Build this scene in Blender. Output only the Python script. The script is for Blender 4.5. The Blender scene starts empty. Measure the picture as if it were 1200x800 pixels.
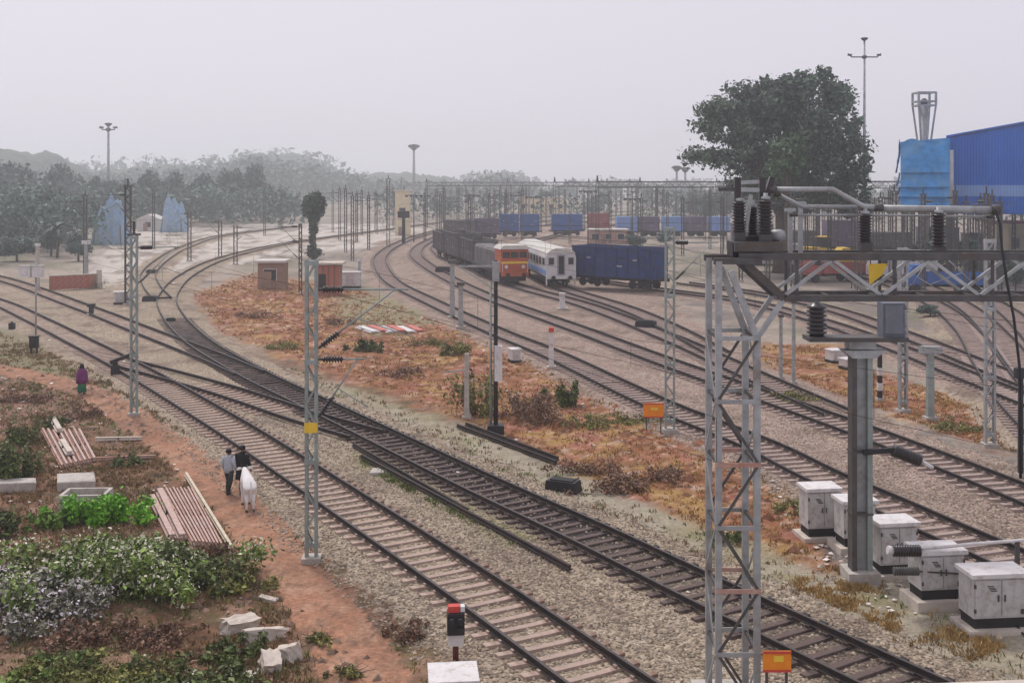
import bpy, bmesh, math, random
import numpy as np
from mathutils import Vector, Matrix, kdtree
S = bpy.context.scene
COL = S.collection
R = math.radians
F, H, YH, GZ = 1300.0, 11.0, 215.0, -0.30      # focal length in photo pixels, eye height, horizon row, ground level
# ------------------------------------------------------------------ camera
cd = bpy.data.cameras.new('camera'); cam = bpy.data.objects.new('camera', cd); COL.objects.link(cam)
cam.location = (0, 0, H); cam.rotation_euler = (R(90), 0, 0)
cd.sensor_width = 36; cd.lens = F/1200*36; cd.shift_y = -(400-YH)/1200
cd.clip_start = 0.1; cd.clip_end = 8000
S.camera = cam
# ------------------------------------------------------------------ sky, sun, exposure
w = bpy.data.worlds.new('World'); S.world = w; w.use_nodes = True
nt = w.node_tree; nt.nodes.clear()
sky = nt.nodes.new('ShaderNodeTexSky'); sky.sky_type = 'NISHITA'; sky.sun_disc = False
SUN_EL, SUN_AZ = R(56), R(-28)
sky.sun_elevation = SUN_EL; sky.sun_rotation = SUN_AZ; sky.air_density = 1.0; sky.dust_density = 6.0; sky.ozone_density = 1.0
mx = nt.nodes.new('ShaderNodeMix'); mx.data_type = 'RGBA'; mx.inputs[0].default_value = 0.90     # overcast: an even pale cloud layer over the sky
mx.inputs[7].default_value = (5.45, 5.20, 5.85, 1)
bg = nt.nodes.new('ShaderNodeBackground'); bg.inputs[1].default_value = 0.10
ow = nt.nodes.new('ShaderNodeOutputWorld')
nt.links.new(sky.outputs[0], mx.inputs[6]); nt.links.new(mx.outputs[2], bg.inputs[0]); nt.links.new(bg.outputs[0], ow.inputs[0])
sd = bpy.data.lights.new('sun', 'SUN'); sun = bpy.data.objects.new('sun', sd); COL.objects.link(sun)
sd.energy = 1.5; sd.angle = R(10); sd.color = (1.0, 0.97, 0.93)
sun.rotation_euler = (R(90)-SUN_EL, 0, R(180)-SUN_AZ)
sun.location = (-20, -20, 60)
S.view_settings.view_transform = 'Standard'; S.view_settings.look = 'None'
S.view_settings.exposure = 0.5; S.view_settings.gamma = 1.0; S.view_settings.use_curve_mapping = False
S.render.engine = 'CYCLES'
S.cycles.volume_bounces = 8; S.cycles.max_bounces = 10; S.cycles.diffuse_bounces = 2

# ------------------------------------------------------------------ helpers
random.seed(7); RNG = np.random.default_rng(11)
def at(x, y, z=GZ):
    Y = F*(H-z)/(y-YH); return ((x-600)/F*Y, Y)
def wp(x, y, Y): return Vector(((x-600)/F*Y, Y, H-(y-YH)/F*Y))
MATS = {}
def M(name, col, rough=.75, var=.18, scale=3.0, metal=0.0, bump=0.0, col2=None, c2amt=.5, c2scale=1.2, island=0.0, spec=.3):
    if name in MATS: return MATS[name]
    m = bpy.data.materials.new(name); m.use_nodes = True; n = m.node_tree; L = n.links
    p = n.nodes['Principled BSDF']; p.inputs['Roughness'].default_value = rough; p.inputs['Metallic'].default_value = metal
    p.inputs['Specular IOR Level'].default_value = spec
    tc = n.nodes.new('ShaderNodeTexCoord')
    nz = n.nodes.new('ShaderNodeTexNoise'); nz.inputs['Scale'].default_value = scale; nz.inputs['Detail'].default_value = 6; nz.inputs['Roughness'].default_value = .65
    L.new(tc.outputs['Object'], nz.inputs['Vector'])
    rp = n.nodes.new('ShaderNodeValToRGB'); e = rp.color_ramp.elements
    e[0].position = .3; e[1].position = .7
    e[0].color = tuple(max(0, c*(1-var)) for c in col)+(1,); e[1].color = tuple(min(1, c*(1+var)) for c in col)+(1,)
    L.new(nz.outputs['Fac'], rp.inputs[0]); out = rp.outputs[0]
    if col2 is not None:
        n2 = n.nodes.new('ShaderNodeTexNoise'); n2.inputs['Scale'].default_value = c2scale; n2.inputs['Detail'].default_value = 8; n2.inputs['Roughness'].default_value = .7
        L.new(tc.outputs['Object'], n2.inputs['Vector'])
        r2 = n.nodes.new('ShaderNodeValToRGB'); r2.color_ramp.elements[0].position = 1-c2amt-.08; r2.color_ramp.elements[1].position = 1-c2amt+.14
        L.new(n2.outputs['Fac'], r2.inputs[0])
        mxx = n.nodes.new('ShaderNodeMix'); mxx.data_type = 'RGBA'; L.new(r2.outputs[0], mxx.inputs[0]); L.new(out, mxx.inputs[6]); mxx.inputs[7].default_value = tuple(col2)+(1,)
        out = mxx.outputs[2]
    if island > 0:
        g = n.nodes.new('ShaderNodeNewGeometry'); mr = n.nodes.new('ShaderNodeMapRange')
        mr.inputs[3].default_value = 1-island; mr.inputs[4].default_value = 1+island
        L.new(g.outputs['Random Per Island'], mr.inputs[0])
        vm = n.nodes.new('ShaderNodeVectorMath'); vm.operation = 'SCALE'; L.new(out, vm.inputs[0]); L.new(mr.outputs[0], vm.inputs['Scale']); out = vm.outputs[0]
    L.new(out, p.inputs['Base Color'])
    if bump > 0:
        b = n.nodes.new('ShaderNodeBump'); b.inputs['Strength'].default_value = bump; b.inputs['Distance'].default_value = .03
        n3 = n.nodes.new('ShaderNodeTexNoise'); n3.inputs['Scale'].default_value = scale*6; n3.inputs['Detail'].default_value = 5
        L.new(tc.outputs['Object'], n3.inputs['Vector']); L.new(n3.outputs['Fac'], b.inputs['Height']); L.new(b.outputs[0], p.inputs['Normal'])
    MATS[name] = m; return m

def frame(d):
    d = Vector(d).normalized(); up = Vector((0, 0, 1)) if abs(d.z) < .97 else Vector((0, 1, 0))
    a = d.cross(up).normalized(); b = a.cross(d).normalized(); return d, a, b
class MB:
    def __init__(s): s.v = []; s.f = []; s.sm = []
    def quadbox(s, P, smooth=False):
        o = len(s.v); s.v += [tuple(p) for p in P]
        for q in ((0,3,2,1),(4,5,6,7),(0,1,5,4),(1,2,6,5),(2,3,7,6),(3,0,4,7)): s.f.append(tuple(o+i for i in q)); s.sm.append(False)
        return s
    def box(s, c, d, rz=0.0, taper=1.0):
        x, y, z = d[0]/2, d[1]/2, d[2]/2; ca, sa = math.cos(rz), math.sin(rz); P = []
        for zz, k in ((-z, 1.0), (z, taper)):
            for xx, yy in ((-x,-y),(x,-y),(x,y),(-x,y)):
                P.append((c[0]+(xx*ca-yy*sa)*k, c[1]+(xx*sa+yy*ca)*k, c[2]+zz))
        return s.quadbox(P)
    def bar(s, p, q, wd, ht=None):
        ht = ht or wd; p, q = Vector(p), Vector(q); d, a, b = frame(q-p); P = []
        for e in (p, q):
            for i, j in ((-1,-1),(1,-1),(1,1),(-1,1)): P.append(e+a*i*wd/2+b*j*ht/2)
        return s.quadbox(P)
    def loft(s, rings, n=10, cap=True, smooth=True):
        # rings: (centre, rx, ry, dir or None)
        o = len(s.v); k = len(rings)
        for i, r in enumerate(rings):
            c = Vector(r[0])
            if len(r) > 3 and r[3] is not None: d = Vector(r[3])
            else: d = Vector(rings[min(i+1, k-1)][0])-Vector(rings[max(i-1, 0)][0])
            d, a, b = frame(d if d.length > 1e-6 else Vector((0, 0, 1)))
            if abs(d.z) > .6: a, b = Vector((1, 0, 0)), Vector((0, 1, 0))
            for j in range(n):
                t = 2*math.pi*j/n; s.v.append(tuple(c+a*math.cos(t)*r[1]+b*math.sin(t)*r[2]))
        for i in range(k-1):
            for j in range(n):
                s.f.append((o+i*n+j, o+i*n+(j+1) % n, o+(i+1)*n+(j+1) % n, o+(i+1)*n+j)); s.sm.append(smooth)
        if cap:
            s.f.append(tuple(o+j for j in reversed(range(n)))); s.sm.append(False)
            s.f.append(tuple(o+(k-1)*n+j for j in range(n))); s.sm.append(False)
        return s
    def tube(s, pts, r, n=8):
        if not isinstance(r, (list, tuple)): r = [r]*len(pts)
        return s.loft([(p, rr, rr) for p, rr in zip(pts, r)], n)
    def lathe(s, base, axis, prof, n=12):
        base = Vector(base); ax = Vector(axis).normalized()
        return s.loft([(base+ax*h, rr, rr, ax) for h, rr in prof], n)
    def prism(s, poly, y0, y1, ax='y'):
        o = len(s.v); n = len(poly)
        for yy in (y0, y1):
            for a, b in poly: s.v.append((a, yy, b) if ax == 'y' else (yy, a, b) if ax == 'x' else (a, b, yy))
        s.f.append(tuple(range(o, o+n))); s.f.append(tuple(reversed(range(o+n, o+2*n)))); s.sm += [False, False]
        for i in range(n): s.f.append((o+i, o+n+i, o+n+(i+1) % n, o+(i+1) % n)); s.sm.append(False)
        return s
    def mesh(s, name, off=(0, 0, 0)):
        me = bpy.data.meshes.new(name); ox, oy, oz = off
        me.from_pydata([(a-ox, b-oy, c-oz) for a, b, c in s.v], [], s.f)
        me.polygons.foreach_set('use_smooth', s.sm); me.update()
        bm = bmesh.new(); bm.from_mesh(me); bmesh.ops.recalc_face_normals(bm, faces=bm.faces); bm.to_mesh(me); bm.free()
        return me
    def build(s, name, mat, parent=None, world=False):
        off = (0, 0, 0)
        if world and parent:
            off = Vector(parent.location)+(Vector(parent.parent.location) if parent.parent else Vector())
        return link(name, s.mesh(name, off), mat, parent)
def link(name, me, mat, parent=None):
    o = bpy.data.objects.new(name, me); COL.objects.link(o)
    if mat and not me.materials: me.materials.append(mat)
    if parent: o.parent = parent
    return o
def tag(o, label=None, cat=None, group=None, kind=None):
    if label: o['label'] = label
    if cat: o['category'] = cat
    if group: o['group'] = group
    if kind: o['kind'] = kind
    return o
def thing(name, label, cat, loc=(0, 0, 0), rz=0.0, group=None):
    o = bpy.data.objects.new(name, None); COL.objects.link(o); o.location = loc; o.rotation_euler = (0, 0, rz); o.empty_display_size = .2
    return tag(o, label, cat, group)
def copy_tree(o, parent=None):
    c = o.copy(); COL.objects.link(c); c.parent = parent
    for ch in o.children: copy_tree(ch, c)
    return c
def np_mesh(name, V, Fc, attr=None, smooth=False):
    me = bpy.data.meshes.new(name); k = Fc.shape[1]
    me.vertices.add(len(V)); me.vertices.foreach_set('co', V.astype(np.float32).ravel())
    me.loops.add(Fc.size); me.loops.foreach_set('vertex_index', Fc.astype(np.int32).ravel())
    me.polygons.add(len(Fc)); me.polygons.foreach_set('loop_start', np.arange(0, Fc.size, k, dtype=np.int32))
    me.polygons.foreach_set('loop_total', np.full(len(Fc), k, dtype=np.int32))
    me.polygons.foreach_set('use_smooth', np.full(len(Fc), smooth))
    if attr is not None:
        a = me.color_attributes.new('Col', 'FLOAT_COLOR', 'POINT')
        a.data.foreach_set('color', np.concatenate([attr, np.ones((len(attr), 1))], 1).astype(np.float32).ravel())
    me.update(calc_edges=True); me.validate(); return me
def vnoise(x, y, seed=0):
    xi = np.floor(x).astype(np.int64); yi = np.floor(y).astype(np.int64); fx = x-xi; fy = y-yi
    fx = fx*fx*(3-2*fx); fy = fy*fy*(3-2*fy)
    def h(a, b):
        n = (a*374761393+b*668265263+seed*974634777) & 0xffffffff
        n = ((n ^ (n >> 13))*1274126177) & 0xffffffff
        return ((n ^ (n >> 16)) & 0xffff)/65535.0
    return (h(xi, yi)*(1-fx)+h(xi+1, yi)*fx)*(1-fy)+(h(xi, yi+1)*(1-fx)+h(xi+1, yi+1)*fx)*fy
def fbm(x, y, seed=0, oct=4):
    t = 0; a = .5; k = 1.0; s = 0
    for i in range(oct): t = t+a*vnoise(x*k, y*k, seed+i*17); s += a; a *= .55; k *= 2.07
    return t/s
def inpoly(px, py, poly):
    r = np.zeros(px.shape, bool); n = len(poly)
    for i in range(n):
        x0, y0 = poly[i]; x1, y1 = poly[(i+1) % n]
        c = ((y0 > py) != (y1 > py)) & (px < (x1-x0)*(py-y0)/((y1-y0) if y1 != y0 else 1e-9)+x0)
        r ^= c
    return r
# ------------------------------------------------------------------ track centrelines (photo pixel -> ground)
def spline(P, step=.25):
    P = [Vector(p) for p in P]; P = [P[0]*2-P[1]]+P+[P[-1]*2-P[-2]]; out = []
    for i in range(1, len(P)-2):
        p0, p1, p2, p3 = P[i-1:i+3]; n = max(2, int((p2-p1).length/step))
        t1 = (p2-p0)/max(.01, ((p1-p0).length+(p2-p1).length))*(p2-p1).length
        t2 = (p3-p1)/max(.01, ((p2-p1).length+(p3-p2).length))*(p2-p1).length
        for k in range(n):
            t = k/n; out.append(p1*(2*t**3-3*t*t+1)+t1*(t**3-2*t*t+t)+p2*(-2*t**3+3*t*t)+t2*(t**3-t*t))
    out.append(P[-2]); return np.array([(p.x, p.y) for p in out])
def px_track(pts): return spline([at(x, y, 0.0) for x, y in pts])
TR = {
 'T1': px_track([(-150,304),(0,354),(45,374.5),(87,395.5),(162,434.5),(250,486),(300,517),(430,603),(560,690),(717,800),(850,893)]),
 'T2': px_track([(-150,292),(0,325.5),(107,362.5),(162,384),(245,416),(292,436)]),
 'T3': px_track([(700,246),(560,256),(420,273),(330,286),(262,302),(220,321),(197,345),(201,366),(232,399),(300,439),(365,470),(450,511),(560,564),(700,628.5),(815,684.5),(920,734),(1056,798),(1230,880)]),
 'T4': px_track([(140,423),(190,436),(250,452.5),(300,468),(357,487),(430,508)]),
 'T5': px_track([(760,246),(640,254),(540,265),(488,277),(459,289),(446,300),(446,310),(461,330),(500,350),(583,388),(645,413),(775,474),(892,521),(963,556),(1030,585),(1108,620),(1180,651),(1300,708)]),
 'T6': px_track([(840,246),(700,254),(600,263),(530,273),(497,285),(487,297),(500,310),(535,330),(580,350),(680,385.5),(775,421),(892,462),(1000,500),(1090,534),(1196,576),(1330,632)]),
 'T7': px_track([(760,253),(640,264),(560,274),(515,286),(518,298),(560,315),(605,334),(690,358),(795,399),(892,443),(985,484)]),
 'T8': px_track([(800,256),(690,267),(640,279),(602,292),(612,308),(652,334),(735,361),(790,385),(840,412)]),
 'T9': px_track([(640,308),(675,324),(775,339),(870,352),(960,375),(1067,413),(1151,447),(1260,490)]),
 'T10': px_track([(985,315),(1045,333),(1100,358),(1134,387),(1158,425),(1190,470),(1240,520)]),
 'T11': px_track([(1020,315),(1080,333),(1132,359),(1170,393),(1205,436),(1250,485)]),
 'T13': px_track([(800,331),(885,343),(972,361),(1075,397),(1165,433),(1275,475)]),
 'T14': px_track([(1055,315),(1122,334),(1176,361),(1214,396),(1250,440)]),
 'T12': px_track([(340,266),(260,276),(215,290),(190,304),(174,320),(178,335),(190,349)]),
}
KD = kdtree.KDTree(sum(len(t[::2]) for t in TR.values())); KID = []
names = list(TR)
for k in names:
    for p in TR[k][::2]: KD.insert((p[0], p[1], 0), len(KID)); KID.append(names.index(k))
KD.balance()
def height(X, Y, d): # numpy
    n = (fbm(X*.35, Y*.35, 3)-.5)*.28+(fbm(X*1.9, Y*1.9, 5)-.5)*.10
    b = np.clip((2.9-d)/1.3, 0, 1); b = b*b*(3-2*b)
    near = np.clip((90-Y)/60, 0, 1)
    return (GZ+n*near*.9)*(1-b)+b*(-.19-.045*np.clip((1.5-d)/.3, 0, 1)*np.clip((75-Y)/15, 0, 1)+(fbm(X*4, Y*4, 9)-.5)*.05)
def gz(x, y):
    d = KD.find((x, y, 0))[2]
    return float(height(np.array([x]), np.array([y]), np.array([d]))[0])
def G(px, py):
    x, y = at(px, py); return Vector((x, y, gz(x, y)))
# ------------------------------------------------------------------ ground sheet: soil, ballast bed, footpath
PATH = spline([at(x, y) for x, y in ((470,860),(432,790),(380,715),(318,645),(272,585),(222,538),(160,494),(118,466),(60,446),(-60,420))])
KP = kdtree.KDTree(len(PATH))
for i, p in enumerate(PATH): KP.insert((p[0], p[1], 0), i)
KP.balance()
rowsY = np.concatenate([np.linspace(3, 17.8, 14), np.exp(np.linspace(math.log(18), math.log(140), 330)), np.exp(np.linspace(math.log(142), math.log(2100), 110))])
cu = np.linspace(-.74, .74, 430)
NX, NY = len(cu), len(rowsY)
gY = np.repeat(rowsY, NX); gX = np.tile(cu, NY)*np.maximum(gY, 26)
dT = np.empty(len(gX)); idT = np.empty(len(gX), int); dP = np.full(len(gX), 99.0)
for i in range(len(gX)):
    if gY[i] < 330:
        _, j, d = KD.find((gX[i], gY[i], 0)); dT[i] = d; idT[i] = KID[j]
        if gY[i] < 95: dP[i] = KP.find((gX[i], gY[i], 0))[2]
    else: dT[i] = 50; idT[i] = 0
gZ = height(gX, gY, dT)
# the embankment beyond the brick wall on the left, sandy
POLY = dict(
 leftyard=[(-200,290),(0,318),(120,338),(178,318),(215,318),(205,350),(250,392),(330,440),(470,500),(620,572),(830,668),(1130,800),(700,830),(640,800),(520,706),(430,640),(300,552),(170,468),(80,416),(0,372),(-200,300)],
 rightyard=[(425,330),(440,285),(560,262),(760,250),(760,300),(800,360),(900,432),(1000,478),(1230,560),(1300,680),(1240,700),(1120,645),(1000,590),(900,545),(800,500),(740,478),(640,425),(560,392),(500,365)],
 orange=[(225,345),(300,320),(420,340),(500,372),(560,398),(640,432),(740,486),(800,512),(880,545),(940,590),(990,680),(900,660),(800,606),(660,545),(560,500),(470,462),(400,440),(330,415),(260,390)],
 orange2=[(880,405),(1000,405),(1010,430),(1090,455),(1230,520),(1230,545),(1100,505),(1000,470),(900,430)],
 gravelshoulder=[(330,425),(470,478),(560,510),(700,570),(830,620),(960,668),(1100,690),(1250,760),(1250,820),(1110,800),(900,700),(700,606),(560,545),(400,475)],
 sand=[(115,345),(100,310),(150,270),(300,262),(470,262),(520,262),(440,290),(330,300),(240,318),(180,345)],
 sandgreen=[(400,345),(490,345),(520,375),(440,395),(390,372)],
 leftgreen=[(-50,380),(60,395),(140,440),(90,445),(0,430),(-50,430)],
 leftred=[(-50,430),(70,440),(120,470),(110,500),(0,500),(-50,500)],
 strip=[(410,520),(470,540),(560,590),(640,630),(600,640),(520,600),(430,550)],
)
jx = [(fbm(gX*.8, gY*.8, 21+k*5, 4)-.5)*3.0 for k in range(4)]; jy = [(fbm(gX*.8, gY*.8, 61+k*5, 4)-.5)*4.0 for k in range(4)]
PXY = []
for k in range(4):
    sc = np.clip(gY/45, .7, 3); Yk = np.maximum(gY+jy[k]*sc, 2); PXY.append((600+F*(gX+jx[k]*sc)/Yk, YH+F*(H-GZ)/Yk))
def pin(nm, hard=False):
    if hard: return inpoly(PXY[0][0], PXY[0][1], POLY[nm]).astype(float)
    return sum(inpoly(a, b, POLY[nm]).astype(float) for a, b in PXY)/4
n1 = fbm(gX*.5, gY*.5, 101); n2 = fbm(gX*2.2, gY*2.2, 131); n3 = fbm(gX*.12, gY*.12, 151); n4 = fbm(gX*5, gY*5, 171, 3)
def c(r, g, b): return np.array([r, g, b])[None, :]
def mixc(A, B, t): t = np.clip(t, 0, 1)[:, None]; return A*(1-t)+B*t
A = np.repeat(c(.36, .30, .245), len(gX), 0)
A = mixc(A, c(.20, .19, .13), (n3-.47)*4); A = mixc(A, c(.22, .185, .16), (fbm(gX*.22, gY*.22, 251)-.5)*5)                                   # far grassy patches
near_left = np.clip((560-PXY[0][0])/60, 0, 1)*np.clip((PXY[0][1]-400)/40, 0, 1)
A = mixc(A, c(.215, .115, .07), near_left)
A = mixc(A, c(.10, .075, .05), near_left*(n2-.45)*3)
A = mixc(A, c(.15, .125, .06), near_left*(n1-.55)*5); A = mixc(A, c(.30, .185, .13), near_left*(fbm(gX*1.1, gY*1.1, 231)-.55)*6)
A = mixc(A, c(.23, .20, .12), pin('leftgreen')*.9)
A = mixc(A, c(.30, .165, .125), pin('leftred')*.85); A = mixc(A, c(.12, .10, .055), pin('leftred')*(n2-.5)*4)
A = mixc(A, c(.58, .52, .46), pin('sand')*.9); A = mixc(A, c(.26, .22, .18), pin('sand')*(fbm(gX*.3, gY*.3, 261)-.53)*7)
o1 = np.maximum(pin('orange'), pin('orange2'))
A = mixc(A, c(.30, .135, .065), o1); A = mixc(A, c(.37, .225, .085), o1*(n1-.48)*6); A = mixc(A, c(.17, .075, .045), o1*(n2-.5)*5)
A = mixc(A, c(.34, .145, .10), o1*(fbm(gX*.9, gY*.9, 211)-.54)*7); A = mixc(A, c(.52, .40, .31), o1*(fbm(gX*1.3, gY*1.3, 223)-.66)*6); A = mixc(A, c(.50, .33, .24), o1*(n4-.62)*5)
A = mixc(A, c(.27, .25, .15), pin('sandgreen')*.8)
gs = pin('gravelshoulder')
A = mixc(A, c(.37, .325, .245), gs); A = mixc(A, c(.27, .235, .14), gs*(n1-.54)*4)
Bc = mixc(np.repeat(c(.375, .30, .222), len(gX), 0), c(.365, .27, .222), np.isin(idT, [4, 5, 6, 7, 8]).astype(float))
Bc = mixc(Bc, c(.20, .15, .115), (n1-.48)*3.5); Bc = mixc(Bc, c(.44, .37, .29), (n2-.57)*3)
Bc = mixc(Bc, c(.25, .23, .12), pin('strip')*.9*(n1*1.6))
# oil and coal dust lying along the middle track
oil3 = (idT == 2)*np.clip((1.25-dT)/.5, 0, 1)*np.clip((gY-26)/11, .35, 1)*np.clip((96-gY)/16, 0, 1)
Bc = mixc(Bc, c(.030, .025, .034), oil3*(.65+n2*.6))
oilx = np.isin(idT, [4, 5, 6, 7, 8])*np.clip((1.3-dT)/.6, 0, 1)*np.where(idT == 5, .4, .22)
Bc = mixc(Bc, c(.11, .085, .08), oilx*(.5+n2))
pathc = mixc(mixc(np.repeat(c(.38, .195, .12), len(gX), 0), c(.46, .275, .185), (n2-.45)*3), c(.27, .15, .10), (n1-.5)*4)
pathc = mixc(pathc, c(.23, .135, .09), (fbm(gX*3, gY*3, 241)-.55)*5)
balm = np.maximum(pin('leftyard', True), pin('rightyard', True))
dn = dT+(n2-.5)*1.1+(n4-.5)*.5
bal = (dn < 2.45) | ((balm > .5) & (dT < 14))
bal &= gY < 320
pth = (dP+(n2-.5)*.9 < .98+.1*(n1-.5)) & ~(dn < 2.1)
bal &= ~pth
C = np.where(bal[:, None], Bc, np.where(pth[:, None], pathc, A))
C = C*.90*(.78+.44*n4)[:, None]*(.88+.24*n1)[:, None]
gV = np.stack([gX, gY, gZ], 1)
ii = (np.arange(NY-1)[:, None]*NX+np.arange(NX-1)[None, :]).ravel()
Q = np.stack([ii, ii+1, ii+NX+1, ii+NX], 1)
cls = np.where(bal[ii], 1, np.where(pth[ii], 2, 0))
def ground_mat(name, stone=None, bump=.4, bscale=14):
    m = bpy.data.materials.new(name); m.use_nodes = True; n = m.node_tree; L = n.links; p = n.nodes['Principled BSDF']
    p.inputs['Roughness'].default_value = .92; p.inputs['Specular IOR Level'].default_value = .12
    ca = n.nodes.new('ShaderNodeVertexColor'); ca.layer_name = 'Col'
    g = n.nodes.new('ShaderNodeNewGeometry')
    nz = n.nodes.new('ShaderNodeTexNoise'); nz.inputs['Scale'].default_value = bscale; nz.inputs['Detail'].default_value = 8; nz.inputs['Roughness'].default_value = .75
    L.new(g.outputs['Position'], nz.inputs['Vector'])
    mr = n.nodes.new('ShaderNodeMapRange'); mr.inputs[1].default_value = .3; mr.inputs[2].default_value = .7; mr.inputs[3].default_value = .55; mr.inputs[4].default_value = 1.42
    L.new(nz.outputs['Fac'], mr.inputs[0])
    v = n.nodes.new('ShaderNodeVectorMath'); v.operation = 'SCALE'; L.new(ca.outputs[0], v.inputs[0]); L.new(mr.outputs[0], v.inputs['Scale'])
    out = v.outputs[0]; hgt = nz.outputs['Fac']
    if stone:
        vo = n.nodes.new('ShaderNodeTexVoronoi'); vo.inputs['Scale'].default_value = stone; L.new(g.outputs['Position'], vo.inputs['Vector'])
        sp = n.nodes.new('ShaderNodeSeparateColor'); L.new(vo.outputs['Color'], sp.inputs[0])
        m2 = n.nodes.new('ShaderNodeMapRange'); m2.inputs[3].default_value = .50; m2.inputs[4].default_value = 1.5; L.new(sp.outputs[0], m2.inputs[0])
        v2 = n.nodes.new('ShaderNodeVectorMath'); v2.operation = 'SCALE'; L.new(out, v2.inputs[0]); L.new(m2.outputs[0], v2.inputs['Scale']); out = v2.outputs[0]
        iv = n.nodes.new('ShaderNodeMath'); iv.operation = 'MULTIPLY_ADD'; iv.inputs[1].default_value = -1.0; iv.inputs[2].default_value = 1.0; L.new(vo.outputs['Distance'], iv.inputs[0]); hgt = iv.outputs[0]
    L.new(out, p.inputs['Base Color'])
    b = n.nodes.new('ShaderNodeBump'); b.inputs['Strength'].default_value = bump; b.inputs['Distance'].default_value = .06; L.new(hgt, b.inputs['Height']); L.new(b.outputs[0], p.inputs['Normal'])
    return m
for k, nm, mt in ((0, 'ground', ground_mat('soil', None, .5, 9)), (1, 'ballast_bed', ground_mat('ballast', 13, .8, 20)), (2, 'footpath', ground_mat('trodden_earth', None, .35, 7))):
    q = Q[cls == k]; u, inv = np.unique(q, return_inverse=True)
    o = link(nm, np_mesh(nm, gV[u], inv.reshape(q.shape), C[u], True), mt); tag(o, kind='structure')
# ------------------------------------------------------------------ loose ballast stones (real geometry near the camera)
def scatter_stones():
    P = []
    for k in ('T1', 'T3', 'T4', 'T5', 'T6'):
        t = TR[k]; tt = t[t[:, 1] < 60]; n = int(len(tt)*(75 if k in ('T1', 'T3') else 45)); i = RNG.integers(0, len(tt)-1, n)
        d = tt[np.minimum(i+1, len(tt)-1)]-tt[i]; d /= np.maximum(1e-6, np.linalg.norm(d, axis=1))[:, None]
        off = RNG.uniform(1.15, 3.0, n)*np.where(RNG.random(n) < .5, -1, 1); ins = RNG.random(n) < .22; off[ins] = RNG.uniform(-1.15, 1.15, ins.sum()); q = tt[i]+np.stack([d[:, 1], -d[:, 0]], 1)*off[:, None]+RNG.uniform(-.2, .2, (n, 2))
        P.append(q[RNG.random(n) < np.clip((62-q[:, 1])/30, .15, 1)])
    P = np.concatenate(P); d = np.array([KD.find((x, y, 0))[2] for x, y in P])
    z = height(P[:, 0], P[:, 1], d); n = len(P); s = RNG.uniform(.025, .06, n)
    base = np.array([(1,0,0),(0,1,0),(-1,0,0),(0,-1,0),(0,0,.8),(0,0,-.6)], float)
    V = base[None]*s[:, None, None]*RNG.uniform(.6, 1.35, (n, 6, 1)); a = RNG.uniform(0, 6.28, n); ca, sa = np.cos(a)[:, None], np.sin(a)[:, None]
    V = np.stack([V[:, :, 0]*ca-V[:, :, 1]*sa, V[:, :, 0]*sa+V[:, :, 1]*ca, V[:, :, 2]], 2)
    V += np.concatenate([P, (z+.012)[:, None]], 1)[:, None]
    f = np.array([(0,1,4),(1,2,4),(2,3,4),(3,0,4),(1,0,5),(2,1,5),(3,2,5),(0,3,5)])
    Fc = (f[None]+(np.arange(n)*6)[:, None, None]).reshape(-1, 3)
    o = link('ballast_stones', np_mesh('ballast_stones', V.reshape(-1, 3), Fc), M('stone', (.37, .30, .228), .9, .1, .5, island=.5))
    tag(o, 'loose grey and pinkish ballast stones around the sleepers', 'gravel', kind='stuff')
scatter_stones()
# ------------------------------------------------------------------ railway tracks: two rails, sleepers
rail_m = M('rail_steel', (.034, .027, .026), .8, .3, 2, 0.0, col2=(.07, .04, .03), c2amt=.45)
rail_top = M('rail_worn', (.075, .062, .06), .6, .2, 2, .2)
sl_con = M('sleeper_concrete', (.42, .315, .26), .9, .25, 3, bump=.3, col2=(.22, .14, .105), c2amt=.45)
sl_dark = M('sleeper_stained', (.15, .105, .09), .85, .35, 3, bump=.3, col2=(.035, .03, .03), c2amt=.52)
sl_bal = M('sleeper_buried', (.37, .285, .25), .9, .25, 3, bump=.3, col2=(.28, .21, .18), c2amt=.45)
sl_mid = M('sleeper_dusty', (.30, .225, .195), .9, .25, 3, col2=(.16, .12, .11), c2amt=.4)
PROF = [(-.07,-.17),(.07,-.17),(.07,-.155),(.014,-.13),(.014,-.05),(.042,-.035),(.042,0),(-.042,0),(-.042,-.035),(-.014,-.05),(-.014,-.13),(-.07,-.155)]
LAB = {
 'T1': 'foreground railway track with pale pinkish sleepers running beside the footpath',
 'T2': 'railway track on the far left that joins the dark oily track',
 'T3': 'long curved railway track blackened with oil, left of the portal foot',
 'T4': 'short crossover track linking the foreground track to the oily track',
 'T5': 'railway track passing directly behind the row of white cabinets',
 'T6': 'railway track next beyond the one behind the white cabinets',
 'T7': 'railway track on which the orange locomotive stands',
 'T8': 'railway track on which the white coach stands',
 'T9': 'railway track on which the blue wagon stands, running to the right edge',
 'T10': 'left one of two strongly curving tracks below the blue shed',
 'T11': 'right one of two strongly curving tracks below the blue shed',
 'T13': 'railway track just beyond the blue wagon track at right',
 'T14': 'rightmost curving track below the blue shed',
 'T12': 'faint far siding curving over the pale sand at left',
}
def arclen(t): return np.concatenate([[0], np.cumsum(np.linalg.norm(np.diff(t, axis=0), axis=1))])
sleeper_me = {}
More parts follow.
